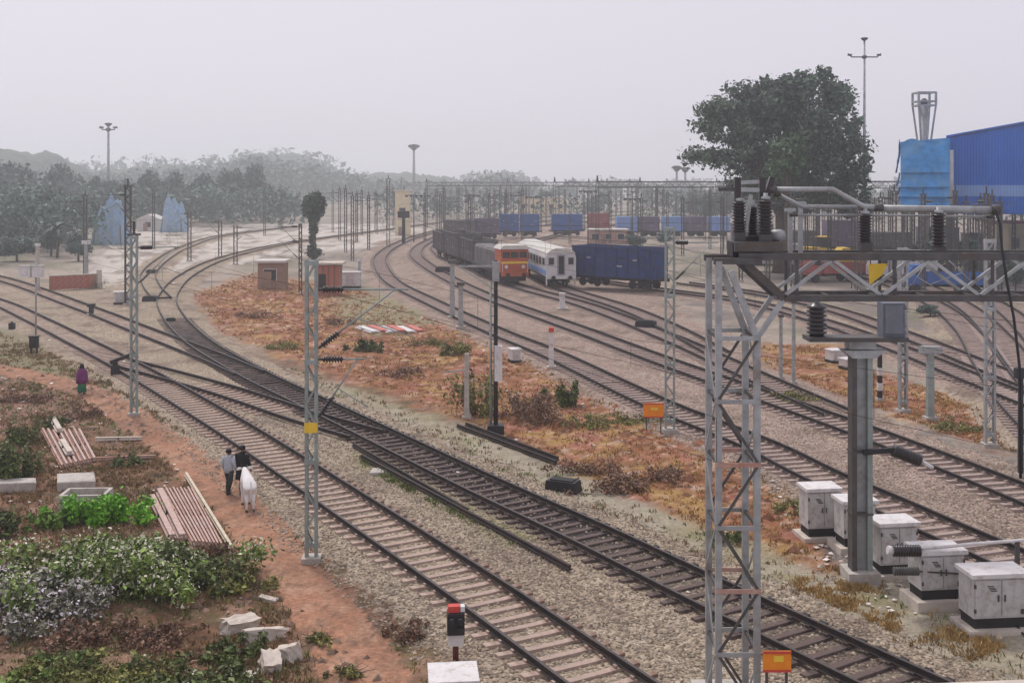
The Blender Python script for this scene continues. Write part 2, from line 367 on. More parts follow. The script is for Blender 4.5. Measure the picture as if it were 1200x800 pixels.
def sleeper_mesh(kind):
    if kind not in sleeper_me:
        b = MB(); P = []
        for x0, x1, h0, h1 in ((-1.37, -.45, .2, .2), (-.45, .45, .2, .165), (.45, 1.37, .165, .2)):
            z0 = h0; z1 = h1
            if x0 < -.4 and x1 > .4: z0 = z1 = .165
            b.quadbox([(x0,-.13,-.0),(x1,-.13,0),(x1,.13,0),(x0,.13,0),(x0,-.10,z0),(x1,-.10,z1 if x1 > 1 or x0 > -1 else .165),(x1,.10,z1 if x1 > 1 or x0 > -1 else .165),(x0,.10,z0)])
        for s in (-.84, .84):
            b.box((s-.1, 0, .215), (.06, .12, .05)); b.box((s+.1, 0, .215), (.06, .12, .05))
        me = b.mesh('sleeper'); me.materials.append({'c': sl_con, 'b': sl_bal, 'd': sl_dark}[kind]); sleeper_me[kind] = me
    return sleeper_me[kind]
for ti, k in enumerate(names):
    t = TR[k]; s = arclen(t); dz = .003*ti
    root = thing('railway_track', LAB[k], 'railway track', (float(t[-1][0]), float(t[-1][1]), 0), group='railway tracks of the yard')
    step = 4; tt = np.concatenate([t[::step], t[-1:]]); dd = np.gradient(tt, axis=0); dd /= np.linalg.norm(dd, axis=1)[:, None]; nn = np.stack([dd[:, 1], -dd[:, 0]], 1)
    for sg in (-1, 1):
        cpt = tt+nn*(sg*.873); n = len(cpt); m = len(PROF)
        V = np.zeros((n, m, 3))
        for j, (a, z) in enumerate(PROF): V[:, j, :2] = cpt+nn*a; V[:, j, 2] = z+.04+dz
        V -= np.array([t[-1][0], t[-1][1], 0])[None, None]
        i0 = (np.arange(n-1)[:, None]*m+np.arange(m)[None]).ravel(); j1 = (np.arange(n-1)[:, None]*m+((np.arange(m)+1) % m)[None]).ravel()
        me = np_mesh('rail', V.reshape(-1, 3), np.stack([i0, i0+m, j1+m, j1], 1))
        me.materials.append(rail_m); me.materials.append(rail_top)
        mi = np.zeros(len(i0), np.int32); mi[(np.arange(len(i0)) % m) == 6] = 1; me.polygons.foreach_set('material_index', mi)
        link('rail', me, None, root)
    total = s[-1]; pos = np.arange(.3, total, .63); far = MB(); cnt = 0
    kind = 'c' if k in ('T1', 'T2', 'T4') else 'd' if k in ('T3', 'T12') else 'b'
    order = []
    for q in pos:
        x = np.interp(q, s, t[:, 0]); y = np.interp(q, s, t[:, 1]); x2 = np.interp(q+.2, s, t[:, 0]); y2 = np.interp(q+.2, s, t[:, 1]); x1 = np.interp(q-.2, s, t[:, 0]); y1 = np.interp(q-.2, s, t[:, 1])
        ang = math.atan2(y2-y1, x2-x1)+math.pi/2
        if k in ('T2', 'T4', 'T7', 'T8', 'T12'):
            dm = min(float(np.min(np.hypot(TR[o][:, 0]-x, TR[o][:, 1]-y))) for o in {'T2': ['T3'], 'T4': ['T1', 'T3'], 'T7': ['T6'], 'T8': ['T7'], 'T12': ['T3']}[k])
            if dm < 1.9: continue
        if y > 330 or (k in ('T3', 'T12') and y > 92): continue
        order.append((x, y, ang))
    vis = [o for o in order if o[1] < 62 and abs(o[0]) < .52*o[1]+3]
    for (x, y, ang) in order:
        if (x, y, ang) in vis and cnt < 290:
            ob = link('sleeper', sleeper_mesh(kind), None, root); ob.location = (x-t[-1][0]+random.uniform(-.02, .02), y-t[-1][1], -.345+dz); ob.rotation_euler = (0, 0, ang+random.uniform(-.02, .02)); cnt += 1
        else: far.box((x-t[-1][0], y-t[-1][1], (-.272 if y > 75 else -.245)+dz), (2.74, .24, .2), ang)
    if far.v:
        f = far.build('sleeper_row', {'c': sl_con, 'b': sl_bal, 'd': sl_dark}[kind], root); tag(f, kind='stuff')
# ------------------------------------------------------------------ materials
steel = M('galvanised_steel', (.36, .37, .37), .55, .22, 2.5, .35, col2=(.20, .17, .15), c2amt=.42)
steel_d = M('weathered_steel', (.095, .09, .09), .6, .3, 3, .3, col2=(.10, .075, .055), c2amt=.45)
steel_g = M('green_grey_steel', (.30, .34, .32), .6, .2, 2.5, .25, col2=(.22, .18, .15), c2amt=.4)
porcelain = M('brown_porcelain', (.028, .022, .022), .3, .3, 5, spec=.5)
black = M('black_paint', (.022, .022, .025), .5, .3, 4)
white = M('white_paint', (.66, .63, .62), .6, .12, 2, col2=(.42, .35, .30), c2amt=.42, c2scale=3.5)
cab_m = M('cabinet_paint', (.52, .50, .49), .6, .12, 2.5, col2=(.33, .27, .23), c2amt=.44, c2scale=4)
concrete = M('concrete', (.47, .43, .385), .9, .2, 3, bump=.3, col2=(.28, .24, .2), c2amt=.42)
concrete_w = M('pale_concrete', (.56, .49, .42), .9, .15, 3, bump=.25, col2=(.36, .31, .27), c2amt=.38)
orange = M('orange_board', (.80, .26, .02), .55, .12, 4)
yellow = M('yellow_paint', (.78, .52, .05), .55, .1, 3)
red = M('red_paint', (.55, .07, .05), .55, .15, 3)
brick_m = M('red_brick', (.40, .15, .105), .9, .25, 3, island=.25, bump=.2)
rust = M('rusty_pink', (.40, .215, .165), .85, .3, 4, bump=.2, col2=(.52, .37, .31), c2amt=.5)
blue_shed = M('blue_sheet', (.02, .125, .50), .5, .18, .25, col2=(.045, .165, .47), c2amt=.4, c2scale=.3)
blue_tarp = M('blue_tarp', (.05, .26, .58), .6, .3, .8, col2=(.15, .33, .52), c2amt=.45, c2scale=.5)
blue_pale = M('pale_blue_sheet', (.20, .33, .62), .5, .12, .4)
blue_wag = M('wagon_blue', (.016, .042, .14), .65, .3, 1.2, col2=(.055, .05, .06), c2amt=.42, c2scale=1.4)
blue_box = M('container_blue', (.04, .115, .34), .6, .15, .6)
grey_wag = M('wagon_grey', (.11, .105, .11), .75, .35, .8, col2=(.20, .175, .16), c2amt=.45, c2scale=.6)
purple_wag = M('wagon_faded_purple', (.135, .11, .165), .75, .3, .5, col2=(.2, .17, .2), c2amt=.4)
red_wag = M('wagon_red', (.34, .085, .075), .7, .25, .7)
loco_or = M('locomotive_orange', (.50, .115, .045), .6, .2, 1, col2=(.26, .09, .06), c2amt=.45, c2scale=2)
coach_w = M('coach_white', (.60, .58, .58), .55, .15, 1, col2=(.36, .32, .30), c2amt=.42, c2scale=2)
coach_g = M('coach_grey', (.32, .31, .33), .6, .15, 1)
roof_m = M('pale_roof', (.55, .53, .48), .8, .15, 1)
glass = M('dark_glass', (.02, .025, .03), .12, .1, 2, spec=.6)
under = M('underframe', (.03, .027, .027), .8, .3, 2)
cream = M('cream_plaster', (.70, .60, .40), .85, .12, .6)
plaster = M('plaster', (.58, .54, .50), .9, .15, .5, col2=(.4, .36, .33), c2amt=.35)
brown_m = M('brown_wall', (.30, .20, .15), .9, .2, 1)
bark = M('bark', (.10, .075, .055), .9, .3, 4, bump=.5)
purple_c = M('purple_cloth', (.16, .03, .14), .9, .2, 8)
green_c = M('green_cloth', (.025, .17, .09), .9, .2, 8)
black_c = M('black_cloth', (.010, .010, .012), .9, .2, 8)
grey_c = M('pale_grey_cloth', (.40, .42, .46), .9, .15, 8)
dark_c = M('dark_cloth', (.035, .045, .045), .9, .2, 8)
skin_m = M('skin', (.17, .085, .055), .6, .1, 6)
hair_m = M('black_hair', (.008, .007, .007), .6, .2, 8)
white_hide = M('white_hide', (.72, .68, .66), .85, .08, 4)
hoof_m = M('hoof', (.05, .04, .035), .7)
# ------------------------------------------------------------------ blue shed, vent tower, yellow house on the right
def shed():
    Y = 130.0; x0 = (1112-600)/F*Y; zt = wp(0, 161, Y).z; zr = wp(0, 145, Y).z; x1 = (1200-600)/F*Y; slope = .18; xr = x0+26
    t = thing('blue_shed', 'large blue corrugated industrial shed with rising gable roof behind the wiring', 'shed', (x0, Y, GZ), R(-21.5))
    def P(x, zz0, zz1): return [(x, zz0), (x, zz1)]
    zp0, zp1, zlow = wp(0, 229, Y).z, wp(0, 218, Y).z, wp(0, 249, Y).z
    xx = x0; i = 0
    def top(x): return zt+slope*(x-x0) if x < xr else zt+slope*(xr-x0)-slope*(x-xr)
    while xx < xr+24:
        xe = xx+2.6; n = 16; prof = [(xx+(xe-xx)*j/n, Y-(.03 if j % 2 else 0)) for j in range(n+1)]
        zs = [(zlow, zp0, 0), (zp1, (zp1+zt)/2, 0), ((zp1+zt)/2, None, .05)]
        for za, zb, dy in zs:
            b = MB()
            for x, y in prof: b.v.append((x, y-dy, za)); b.v.append((x, y-dy, top(x)-.1 if zb is None else zb))
            for j in range(n): b.f.append((2*j, 2*j+2, 2*j+3, 2*j+1)); b.sm.append(False)
            b.build('wall_sheet', blue_shed, t, True)
        c = MB()
        for x, y in prof: c.v.append((x, y-.05, zp0-.1)); c.v.append((x, y-.05, zp1+.1))
        for j in range(n): c.f.append((2*j, 2*j+2, 2*j+3, 2*j+1)); c.sm.append(False)
        c.build('light_band_sheet', blue_pale, t, True)
        if i % 2 == 0: MB().box((xx+.2, Y+.3, (zlow+GZ)/2), (.4, .4, zlow-GZ)).build('column', steel_d, t, True)
        xx = xe; i += 1
    MB().box(((x0+xr+24)/2, Y+.2, zlow+.1), (xr+24-x0, .25, .5)).build('edge_beam', blue_shed, t, True)
    zz = zt+slope*(xr-x0)
    MB().quadbox([(x0-.3, Y-.4, zt), (xr, Y-.4, zz), (xr, Y+60, zz), (x0-.3, Y+60, zt), (x0-.3, Y-.4, zt+.2), (xr, Y-.4, zz+.2), (xr, Y+60, zz+.2), (x0-.3, Y+60, zt+.2)]).build('roof', blue_shed, t, True)
    MB().quadbox([(xr, Y-.4, zz), (xr+26, Y-.4, zt), (xr+26, Y+60, zt), (xr, Y+60, zz), (xr, Y-.4, zz+.2), (xr+26, Y-.4, zt+.2), (xr+26, Y+60, zt+.2), (xr, Y+60, zz+.2)]).build('roof', blue_shed, t, True)
    MB().box((x0+.1, Y+30, (zt+zlow)/2), (.2, 59, zt-zlow-.1)).build('side_wall', blue_shed, t, True)
    MB().tube([(x0+.1, Y-.35, wp(0, 240, Y).z), (x0+.1, Y-.35, wp(0, 176, Y).z)], .42, 8).build('drain_pipe', coach_w, t, True)
    # tarp covered annex
    Y2 = 126.0; xa, xb = (1057-600)/F*Y2, (1111-600)/F*Y2; za = wp(0, 166, Y2).z
    t2 = thing('annex', 'light blue tarpaulin-clad annex with rumpled sides at left end of the shed', 'shed', ((xa+xb)/2, Y2, GZ), R(-20.5))
    nx, nz = 26, 40; V = []; Fq = []
    levels = np.linspace(wp(0, 242, Y2).z, za, nz+1)
    def sheet(p, q, nm, k0, k1):
        b = MB(); rng = np.random.default_rng(k0+3)
        for iz in range(k0, k1+1):
            for ix in range(nx+1):
                u = ix/nx; z = levels[iz]; px_, py_ = p[0]+(q[0]-p[0])*u, p[1]+(q[1]-p[1])*u
                bul = .42*(1-(iz-k0)/(k1-k0))**1.6+.35*float(fbm(np.array([u*6.0]), np.array([z*1.1]), 5)[0])
                nrm = Vector((q[1]-p[1], -(q[0]-p[0]), 0)).normalized()
                sag = .35*math.sin(u*9+iz*.3) if iz == nz else 0
                b.v.append((px_+nrm.x*bul, py_+nrm.y*bul, z+sag))
        for iz in range(k1-k0):
            for ix in range(nx):
                o = iz*(nx+1)+ix; b.f.append((o, o+1, o+nx+2, o+nx+1)); b.sm.append(True)
        b.build(nm, blue_tarp, t2, True)
    for k0, k1 in ((0, 6), (6, 12), (12, 21), (21, 40)):
        sheet((xa, Y2), (xb, Y2), 'tarpaulin', k0, k1); sheet((xa, Y2+9), (xa, Y2), 'tarpaulin', k0, k1)
    MB().quadbox([(xa, Y2, za-.2), (xb, Y2, za-.2), (xb, Y2+9, za-.2), (xa, Y2+9, za-.2), (xa, Y2, za), (xb, Y2, za+.4), (xb, Y2+9, za+.4), (xa, Y2+9, za)]).build('roof', blue_tarp, t2, True)
    for x in (xa+.2, xb-.2): MB().box((x, Y2+.35, (za+GZ)/2), (.3, .3, za-GZ-.2)).build('post', steel_d, t2, True)
    # vent tower behind
    Yv = 150.0; cx = (1083-600)/F*Yv; zb, z1, z2 = wp(0, 162, Yv).z, wp(0, 124, Yv).z, wp(0, 109, Yv).z; r = 10*Yv/F
    v = thing('vent_tower', 'slender steel tower with flared open cage top above the blue annex', 'tower', (cx, Yv, GZ))
    MB().tube([(cx, Yv, GZ), (cx, Yv, z1)], [.65, .55], 10).build('shaft', steel, v, True)
    for sx, sy in ((-1, -1), (1, -1), (1, 1), (-1, 1)):
        MB().bar((cx+sx*.6, Yv+sy*.6, zb-1), (cx+sx*r, Yv+sy*r, z1), .2).build('strut', steel, v, True)
        MB().bar((cx+sx*r, Yv+sy*r, z1), (cx+sx*r, Yv+sy*r, z2), .26).build('post', steel, v, True)
    for z in (z1, z1+.55, z2):
        for a, b_ in (((-1, -1), (1, -1)), ((1, -1), (1, 1)), ((1, 1), (-1, 1)), ((-1, 1), (-1, -1))):
            MB().bar((cx+a[0]*r, Yv+a[1]*r, z), (cx+b_[0]*r, Yv+b_[1]*r, z), .2).build('ring_beam', steel, v, True)
    MB().lathe((cx, Yv, z1), (0, 0, 1), [(0, .5), (.7, .5), (1.0, .2)], 8).build('vent_head', steel_d, v, True)
shed()
def house(px0, px1, py_top, py_base, mat, label, name='house', cat='building', roofm=None, win=3, depth=8, over=.3, flat=True, group=None):
    x0, Y = at(px0, py_base); x1, _ = at(px1, py_base); zt = wp(0, py_top, Y).z
    t = thing(name, label, cat, ((x0+x1)/2, Y+depth/2, GZ), group=group); wd = x1-x0; ht = zt-GZ
    b = MB().box((0, 0, ht/2), (wd, depth, ht)); b.build('wall', mat, t)
    if flat: MB().box((0, 0, ht+.12), (wd+2*over, depth+2*over, .24)).build('roof', roofm or plaster, t)
    else: MB().prism([(-wd/2-over, ht), (wd/2+over, ht), (0, ht+wd*.22)], -depth/2-over, depth/2+over).build('roof', roofm or plaster, t)
    for i in range(win):
        xw = -wd/2+wd*(i+.5)/win; ww = min(1.3, wd/win*.5); wh = min(1.4, ht*.4)
        f = MB().box((xw, -depth/2-.03, ht*.55), (ww+.16, .08, wh+.16)).build('window', plaster, t)
        MB().box((xw, -depth/2-.075, ht*.55), (ww, .03, wh)).build('pane', glass, f)
    MB().box((-wd*.12, -depth/2-.05, .95), (.95, .1, 1.9)).build('door', brown_m, t)
    return t
house(1182, 1215, 262, 312, cream, 'cream house wall at the right edge below the shed', roofm=red_wag, win=2)
house(-14, 5, 236, 280, cream, 'cream building at the extreme left edge', roofm=brown_m, win=2, depth=6)
house(302, 331, 308, 339, brown_m, 'brown plastered hut left of the brick hut', 'hut', 'hut', roofm=plaster, win=1, depth=3)
house(608, 662, 232, 254, cream, 'pale yellow building far behind the blue containers', win=5, depth=10)
house(463, 480, 224, 276, cream, 'narrow cream tower-like cabin beside the far tracks', 'cabin', 'cabin', win=1, depth=3)
house(160, 187, 257, 271, plaster, 'low pale shed on the far sand at left', 'shed', 'shed', win=1, depth=5, flat=False)
house(690, 735, 270, 286, rust, 'low pinkish shed behind the blue wagon', 'shed', 'shed', win=3, depth=4)
house(12, 38, 262, 285, plaster, 'low whitish house among trees at far left', win=2, depth=5, flat=False)
# brick hut with individual bricks
def brick_hut():
    p = G(385, 346); sc = p.y/F; wd = 26*sc; ht = 36*sc; dp = 2.0
    t = thing('brick_hut', 'small red brick hut with white slab roof beside the lattice mast', 'hut', p)
    MB().box((0, dp/2, ht/2), (wd-.06, dp-.06, ht)).build('wall', brown_m, t)
    me = MB().box((0, 0, 0), (.46, .12, .19)).mesh('brick'); me.materials.append(brick_m)
    me2 = MB().box((0, 0, 0), (.12, .46, .19)).mesh('brick'); me2.materials.append(brick_m)
    rows = int(ht/.215)
    for r in range(rows):
        n = int(wd/.48)
        for i in range(n):
            o = link('brick', me, None, t); o.location = (-wd/2+.25+i*(wd-.5)/max(1, n-1), -.02+random.uniform(-.012, .012), .11+r*.215)
        for i in range(3):
            o = link('brick', me2, None, t); o.location = (-wd/2-.01, .3+i*.5+(.12 if r % 2 else 0), .11+r*.215)
    MB().box((-.5, dp/2, ht+.1), (wd+1.6, dp+.8, .2)).build('roof', concrete_w, t)
    MB().box((-wd*.28, -.09, ht*.42), (.75, .05, 1.7)).build('door', under, t)
brick_hut()
def brick_wall():
    a, b = G(58, 341), G(113, 338); L = (b-a).length; t = thing('brick_wall', 'low reddish brick boundary wall beside the left tracks', 'wall', a, math.atan2(b.y-a.y, b.x-a.x))
    MB().box((L/2, .1, .7), (L, .16, 1.4)).build('wall_core', brown_m, t)
    me = MB().box((0, 0, 0), (.58, .1, .24)).mesh('brick'); me.materials.append(brick_m)
    for r in range(5):
        for i in range(int(L/.62)):
            o = link('brick', me, None, t); o.location = (.31+i*.62+(.2 if r % 2 else 0), 0, .16+r*.27)
    MB().box((L/2, .08, 1.47), (L+.1, .32, .12)).build('coping', concrete_w, t)
    MB().box((L+.3, .05, .95), (.45, .45, 1.9)).build('pillar', concrete_w, t)
brick_wall()
def white_cabin():
    p = G(411, 339); t = thing('track_cabinet', 'white cabinet on dark base with tall pole right of the brick hut', 'cabinet', p)
    MB().box((0, 0, .2), (1.9, 1.0, .4)).build('base', under, t); MB().box((0, 0, 1.1), (2.0, 1.0, 1.4)).build('body', white, t)
    MB().box((0, 0, 1.85), (2.2, 1.2, .1)).build('lid', white, t); MB().box((0, -.52, 1.1), (.9, .04, 1.1)).build('door', cab_m, t)
    MB().tube([(.95, .6, 0), (.95, .6, 3.4)], .07).build('pole', steel, t)
white_cabin()
faded_blue = M('faded_blue_tarp', (.22, .37, .54), .8, .3, 1.0, col2=(.30, .36, .40), c2amt=.5, c2scale=.8)
def tarp_shack(px0, px1, pt, pb, label, seed):
    x0, Y = at(px0, pb); x1, _ = at(px1, pb); ht = wp(0, pt, Y).z-GZ; wd = x1-x0; t = thing('tarp_shack', label, 'shack', ((x0+x1)/2, Y+2, GZ)); n = 40; b = MB(); rng = np.random.default_rng(seed)
    U, Vv = np.meshgrid(np.linspace(-1, 1, n+1), np.linspace(-1, 1, n+1)); rr = np.maximum(abs(U), abs(Vv)); ang = np.arctan2(Vv, U)
    lump = fbm(U*2.2+seed*7, Vv*2.2, seed, 4); Z = ht*(1-(U*U*.75+Vv*Vv*.25)**2)*(1-rr**8)*(.30+1.25*lump); wob = 1+.18*(fbm(np.cos(ang)*2+5, np.sin(ang)*2+Z*.3, seed+3)-.5)
    for i in range(n+1):
        for j in range(n+1): b.v.append((U[i, j]*wd/2*wob[i, j], Vv[i, j]*2.2*wob[i, j], Z[i, j]))
    for i in range(n):
        for j in range(n): o = i*(n+1)+j; b.f.append((o, o+1, o+n+2, o+n+1)); b.sm.append(True)
    b.build('tarpaulin', faded_blue, t)
    for s_ in (-1, 1): MB().tube([(s_*wd*.4, -2.3, 0), (s_*wd*.36, -1.9, ht*.5)], .08, 6).build('prop', bark, t)
tarp_shack(106, 146, 240, 287, 'tall light blue tarpaulin shack by the sand embankment at left', 1)
tarp_shack(186, 216, 238, 272, 'hazy blue tarpaulin shack farther along the sand', 2)
# ------------------------------------------------------------------ rolling stock
def bogie(t, x):
    b = MB()
    for s in (-1, 1): b.box((x, s*1.0, .55), (2.6, .14, .3))
    b.box((x, 0, .62), (.4, 2.0, .3)); o = b.build('bogie', under, t)
    for dx in (-.95, .95):
        for s in (-1, 1): MB().lathe((x+dx, s*.80, .46), (0, 1, 0), [(-.07, .46), (.07, .46)], 14).build('wheel', under, o)
def box_wagon(label, loc, ang, L, mat, hb=3.0, name='goods_wagon', cat='wagon', group=None, ribs=8, open_top=True):
    t = thing(name, label, cat, loc, ang, group)
    MB().box((0, 0, 1.0), (L, 2.3, .3)).build('underframe', under, t)
    b = MB(); b.box((0, -1.5, 1.15+hb/2), (L-.1, .08, hb)); b.box((0, 1.5, 1.15+hb/2), (L-.1, .08, hb)); b.box((-L/2+.05, 0, 1.15+hb/2), (.08, 2.92, hb)); b.box((L/2-.05, 0, 1.15+hb/2), (.08, 2.92, hb))
    b.box((0, 0, 1.2), (L-.2, 2.9, .1))
    if not open_top: b.box((0, 0, 1.15+hb-.05), (L-.1, 2.96, .1))
    b.build('body', mat, t)
    rm = MB().box((0, 0, 0), (.14, .1, hb)).mesh('rib'); rm.materials.append(mat)
    for s in (-1, 1):
        for i in range(ribs): o = link('rib', rm, None, t); o.location = (-L/2+.35+(L-.7)*i/(ribs-1), s*1.59, 1.15+hb/2)
    for s in (-1, 1): MB().box((0, s*1.56, 1.12+hb), (L, .16, .14)).build('top_rail', mat, t)
    for s in (-1, 1):
        bogie(t, s*(L/2-1.9)); bf = MB()
        for q in (-.85, .85): bf.lathe((s*L/2, q, 1.02), (s, 0, 0), [(0, .1), (.4, .1), (.42, .24), (.5, .24)], 10)
        bf.build('buffer', under, t)
    for i, (dx, dz, ww) in enumerate(((-.28, .62, .5), (.1, .38, .8), (.3, .6, .6))): MB().box((L*dx, -1.552, 1.15+hb*dz), (ww, .012, .16)).build('stencil', coach_g, t)
    for dx in (-.42, .42): MB().box((L*dx, -1.66, 1.15+hb*.5), (.05, .04, hb)).build('ladder_rail', mat, t)
    return t
def on_track(px, py): x, y = at(px, py, 0.0); return (x, y, .04)
# blue open wagon
a, b = Vector(on_track(681, 335)), Vector(on_track(776, 342)); c_ = (a+b)/2
box_wagon('dark blue open goods wagon right of the white coach', (c_.x, c_.y+1.5, .04), math.atan2(b.y-a.y, b.x-a.x), (b-a).length, blue_wag, 3.15)
def heading(k, y):
    t = TR[k]; i = int(np.argmin(abs(t[:, 1]-y))); i = max(2, min(len(t)-3, i)); d = t[i+2]-t[i-2]; return t[i], math.atan2(d[1], d[0])
def coach():
    p, a_ = heading('T8', 122.5); L = 20.0; a_ = a_+math.pi
    f = Vector((math.cos(a_), math.sin(a_), 0))
    p0 = Vector((p[0], p[1], .04))
    t = thing('passenger_coach', 'white passenger coach seen end-on between orange locomotive and blue wagon', 'coach', p0, a_)
    # local: end face at x=-L/2 towards camera ; body centre shifted back
    sec = [(-1.6, 1.1), (1.6, 1.1), (1.62, 3.1), (1.5, 3.55), (1.1, 3.9), (.5, 4.08), (-.5, 4.08), (-1.1, 3.9), (-1.5, 3.55), (-1.62, 3.1)]
    MB().prism(sec, -5, L-5, 'x').build('body', coach_w, t)
    MB().prism([(y*1.03, z+.03) for y, z in sec[3:9]]+[(-1.2, 3.6), (1.2, 3.6)], -5.15, L-5, 'x').build('roof', roof_m, t)
    MB().box((-5.06, 0, 2.35), (.1, .85, 2.1)).build('end_door', coach_g, t)
    MB().box((-5.14, 0, 2.35), (.12, .55, 1.9)).build('gangway', under, t)
    for s in (-1, 1):
        w_ = MB().box((-5.04, s*1.05, 2.75), (.06, .62, .8)).build('end_window', coach_g, t); MB().box((-5.08, s*1.05, 2.75), (.04, .5, .66)).build('pane', glass, w_)
        for i in range(9):
            w_ = MB().box((-3.6+i*2.0, s*1.63, 2.65), (1.25, .05, .8)).build('window', coach_g, t); MB().box((-3.6+i*2.0, s*1.665, 2.65), (1.1, .03, .66)).build('pane', glass, w_)
        MB().box((L/2-5, s*1.635, 1.55), (L-.2, .03, .5)).build('side_stripe', blue_pale, t)
        bf = MB().lathe((-5.05, s*.9, 1.02), (-1, 0, 0), [(0, .1), (.4, .1), (.42, .24), (.52, .24)], 10); bf.build('buffer', under, t)
    MB().box((-5.05, 0, 1.0), (.2, 3.0, .28)).build('buffer_beam', white, t)
    MB().box((-4.9, 1.55, .75), (.3, .1, 1.1)).build('step', white, t); MB().box((-4.9, -1.55, .75), (.3, .1, 1.1)).build('step', white, t)
    MB().box((L/2-5, 0, .95), (L, 2.5, .3)).build('underframe', under, t)
    bogie(t, -3); bogie(t, L-8)
coach()
def loco():
    p, a_ = heading('T7', 123.0); a_ += math.pi
    t = thing('locomotive', 'orange-red diesel locomotive with pale cab roof at the head of grey wagons', 'locomotive', Vector((p[0], p[1], .04)), a_)
    MB().box((6, 0, 1.15), (17, 2.9, .35)).build('frame', under, t)
    sec = [(-1.55, 1.3), (1.55, 1.3), (1.55, 3.7), (1.2, 4.1), (-1.2, 4.1), (-1.55, 3.7)]
    MB().prism(sec, -2.4, .6, 'x').build('cab', loco_or, t)
    MB().prism([(-1.65, 3.8), (1.65, 3.8), (1.3, 4.22), (-1.3, 4.22)], -2.6, .8, 'x').build('cab_roof', roof_m, t)
    MB().prism([(-1.15, 1.3), (1.15, 1.3), (1.15, 3.3), (.9, 3.6), (-.9, 3.6), (-1.15, 3.3)], .6, 14, 'x').build('hood', grey_wag, t)
    for y in (-.95, 0, .95):
        w_ = MB().box((-2.43, y, 3.2), (.08, .78, .62)).build('windscreen', black, t); MB().box((-2.48, y, 3.2), (.04, .66, .5)).build('pane', glass, w_)
    MB().box((-2.44, 0, 2.35), (.06, 3.0, .22)).build('front_stripe', yellow, t)
    for y in (-1, 1):
        MB().lathe((-2.4, y*.95, 1.9), (-1, 0, 0), [(0, .18), (.1, .2)], 10).build('headlight', white, t)
        MB().lathe((-2.7, y*.9, 1.05), (-1, 0, 0), [(0, .1), (.35, .1), (.37, .24), (.45, .24)], 10).build('buffer', under, t)
        MB().bar((-2.6, y*1.4, 1.3), (-2.6, y*1.4, 2.3), .05).build('handrail', white, t)
    MB().box((-2.6, 0, 1.1), (.3, 3.0, .45)).build('buffer_beam', loco_or, t); MB().box((-2.6, 0, .6), (.2, 2.4, .5)).build('cowcatcher', under, t)
    bogie(t, .5); bogie(t, 11.5)
loco()
t7 = TR['T7']
sl7 = arclen(t7)
i0 = int(np.argmin(abs(t7[:, 1]-123.5)));
ordn4 = ('first', 'second', 'third', 'last')
s0 = sl7[i0]-19.6
for k in range(3):
    q = s0-k*11.2
    x = np.interp(q, sl7, t7[:, 0]); y = np.interp(q, sl7, t7[:, 1]); x2 = np.interp(q+2, sl7, t7[:, 0]); y2 = np.interp(q+2, sl7, t7[:, 1])
    box_wagon('dusty grey hopper wagon, '+ordn4[k]+' behind the orange locomotive', (float(x), float(y), .04), math.atan2(y2-y, x2-x), 10.4, grey_wag, 3.1 if k % 2 else 2.7, group='grey wagons behind the locomotive')
def far_wagon(px0, px1, pt, pb, mat, label, ht=None):
    a, b = Vector(on_track(px0, pb)), Vector(on_track(px1, pb)); L = b.x-a.x; hh = wp(0, pt, a.y).z-1.2
    box_wagon(label, ((a.x+b.x)/2, a.y, .04), 0, L, mat, max(2.0, hh), 'container_wagon', 'wagon', 'far row of container wagons', ribs=6, open_top=False)
far_wagon(586, 608, 251, 277, blue_box, 'bright blue container wagon, leftmost of the far row')
far_wagon(609, 632, 251, 277, blue_box, 'bright blue container wagon, second of the far row')
far_wagon(646, 682, 251, 276, blue_box, 'long blue container wagon left of the red one')
far_wagon(689, 713, 250, 273, red_wag, 'dull red container wagon in the far row')
for i, x in enumerate((722, 748, 776, 803, 830)):
    far_wagon(x, x+24, 254, 277, purple_wag if i % 2 else blue_pale, ('faded purple-grey' if i % 2 else 'washed-out blue')+' wagon, '+('first', 'second', 'third', 'fourth', 'fifth')[i]+' to the right of the red container wagon')
for i, (x0, x1) in enumerate(((858, 904), (906, 960), (962, 1016), (1018, 1070), (1074, 1128), (1130, 1180))):
    far_wagon(x0+(i*7) % 5, x1-(i*11) % 9, (262, 270, 258, 272, 266, 274)[i], 297, purple_wag if i % 2 == 0 else grey_wag, ('faded purple' if i % 2 == 0 else 'dark grey')+' covered wagon, '+('first', 'second', 'third', 'fourth', 'fifth', 'sixth')[i]+' from the portal tower')
for i, (x0, x1, pt, pb, mt, nm) in enumerate(((520, 556, 258, 281, grey_wag, 'dark grey'), (556, 585, 256, 280, purple_wag, 'purplish'))):
    far_wagon(x0, x1, pt, pb, mt, nm+' wagon behind the hopper wagons, left of the blue containers')
def loader():
    p = G(958, 306); t = thing('wheel_loader', 'yellow loader with dark cab parked beyond the portal beam', 'loader', p, .2)
    MB().prism([(-3.2, .7), (3.0, .7), (3.0, 1.7), (.8, 2.0), (-3.2, 2.2)], -1.1, 1.1).build('body', yellow, t)
    MB().box((.9, 0, 2.75), (1.7, 1.6, 1.5)).build('cab', glass, t); MB().box((.9, 0, 3.55), (1.9, 1.8, .14)).build('cab_roof', yellow, t)
    MB().bar((2.6, 0, 1.5), (4.4, 0, .7), .3, .4).build('arm', yellow, t); MB().prism([(4.2, .1), (5.0, .1), (4.9, .4), (4.5, .5), (4.4, 1.2), (4.2, 1.2)], -1.4, 1.4).build('bucket', steel_d, t)
    for x in (-2, 2):
        for s in (-1, 1): MB().lathe((x, s*1.2, .7), (0, s, 0), [(-.25, .6), (-.2, .7), (.2, .7), (.25, .6)], 16).build('wheel', under, t)
loader()
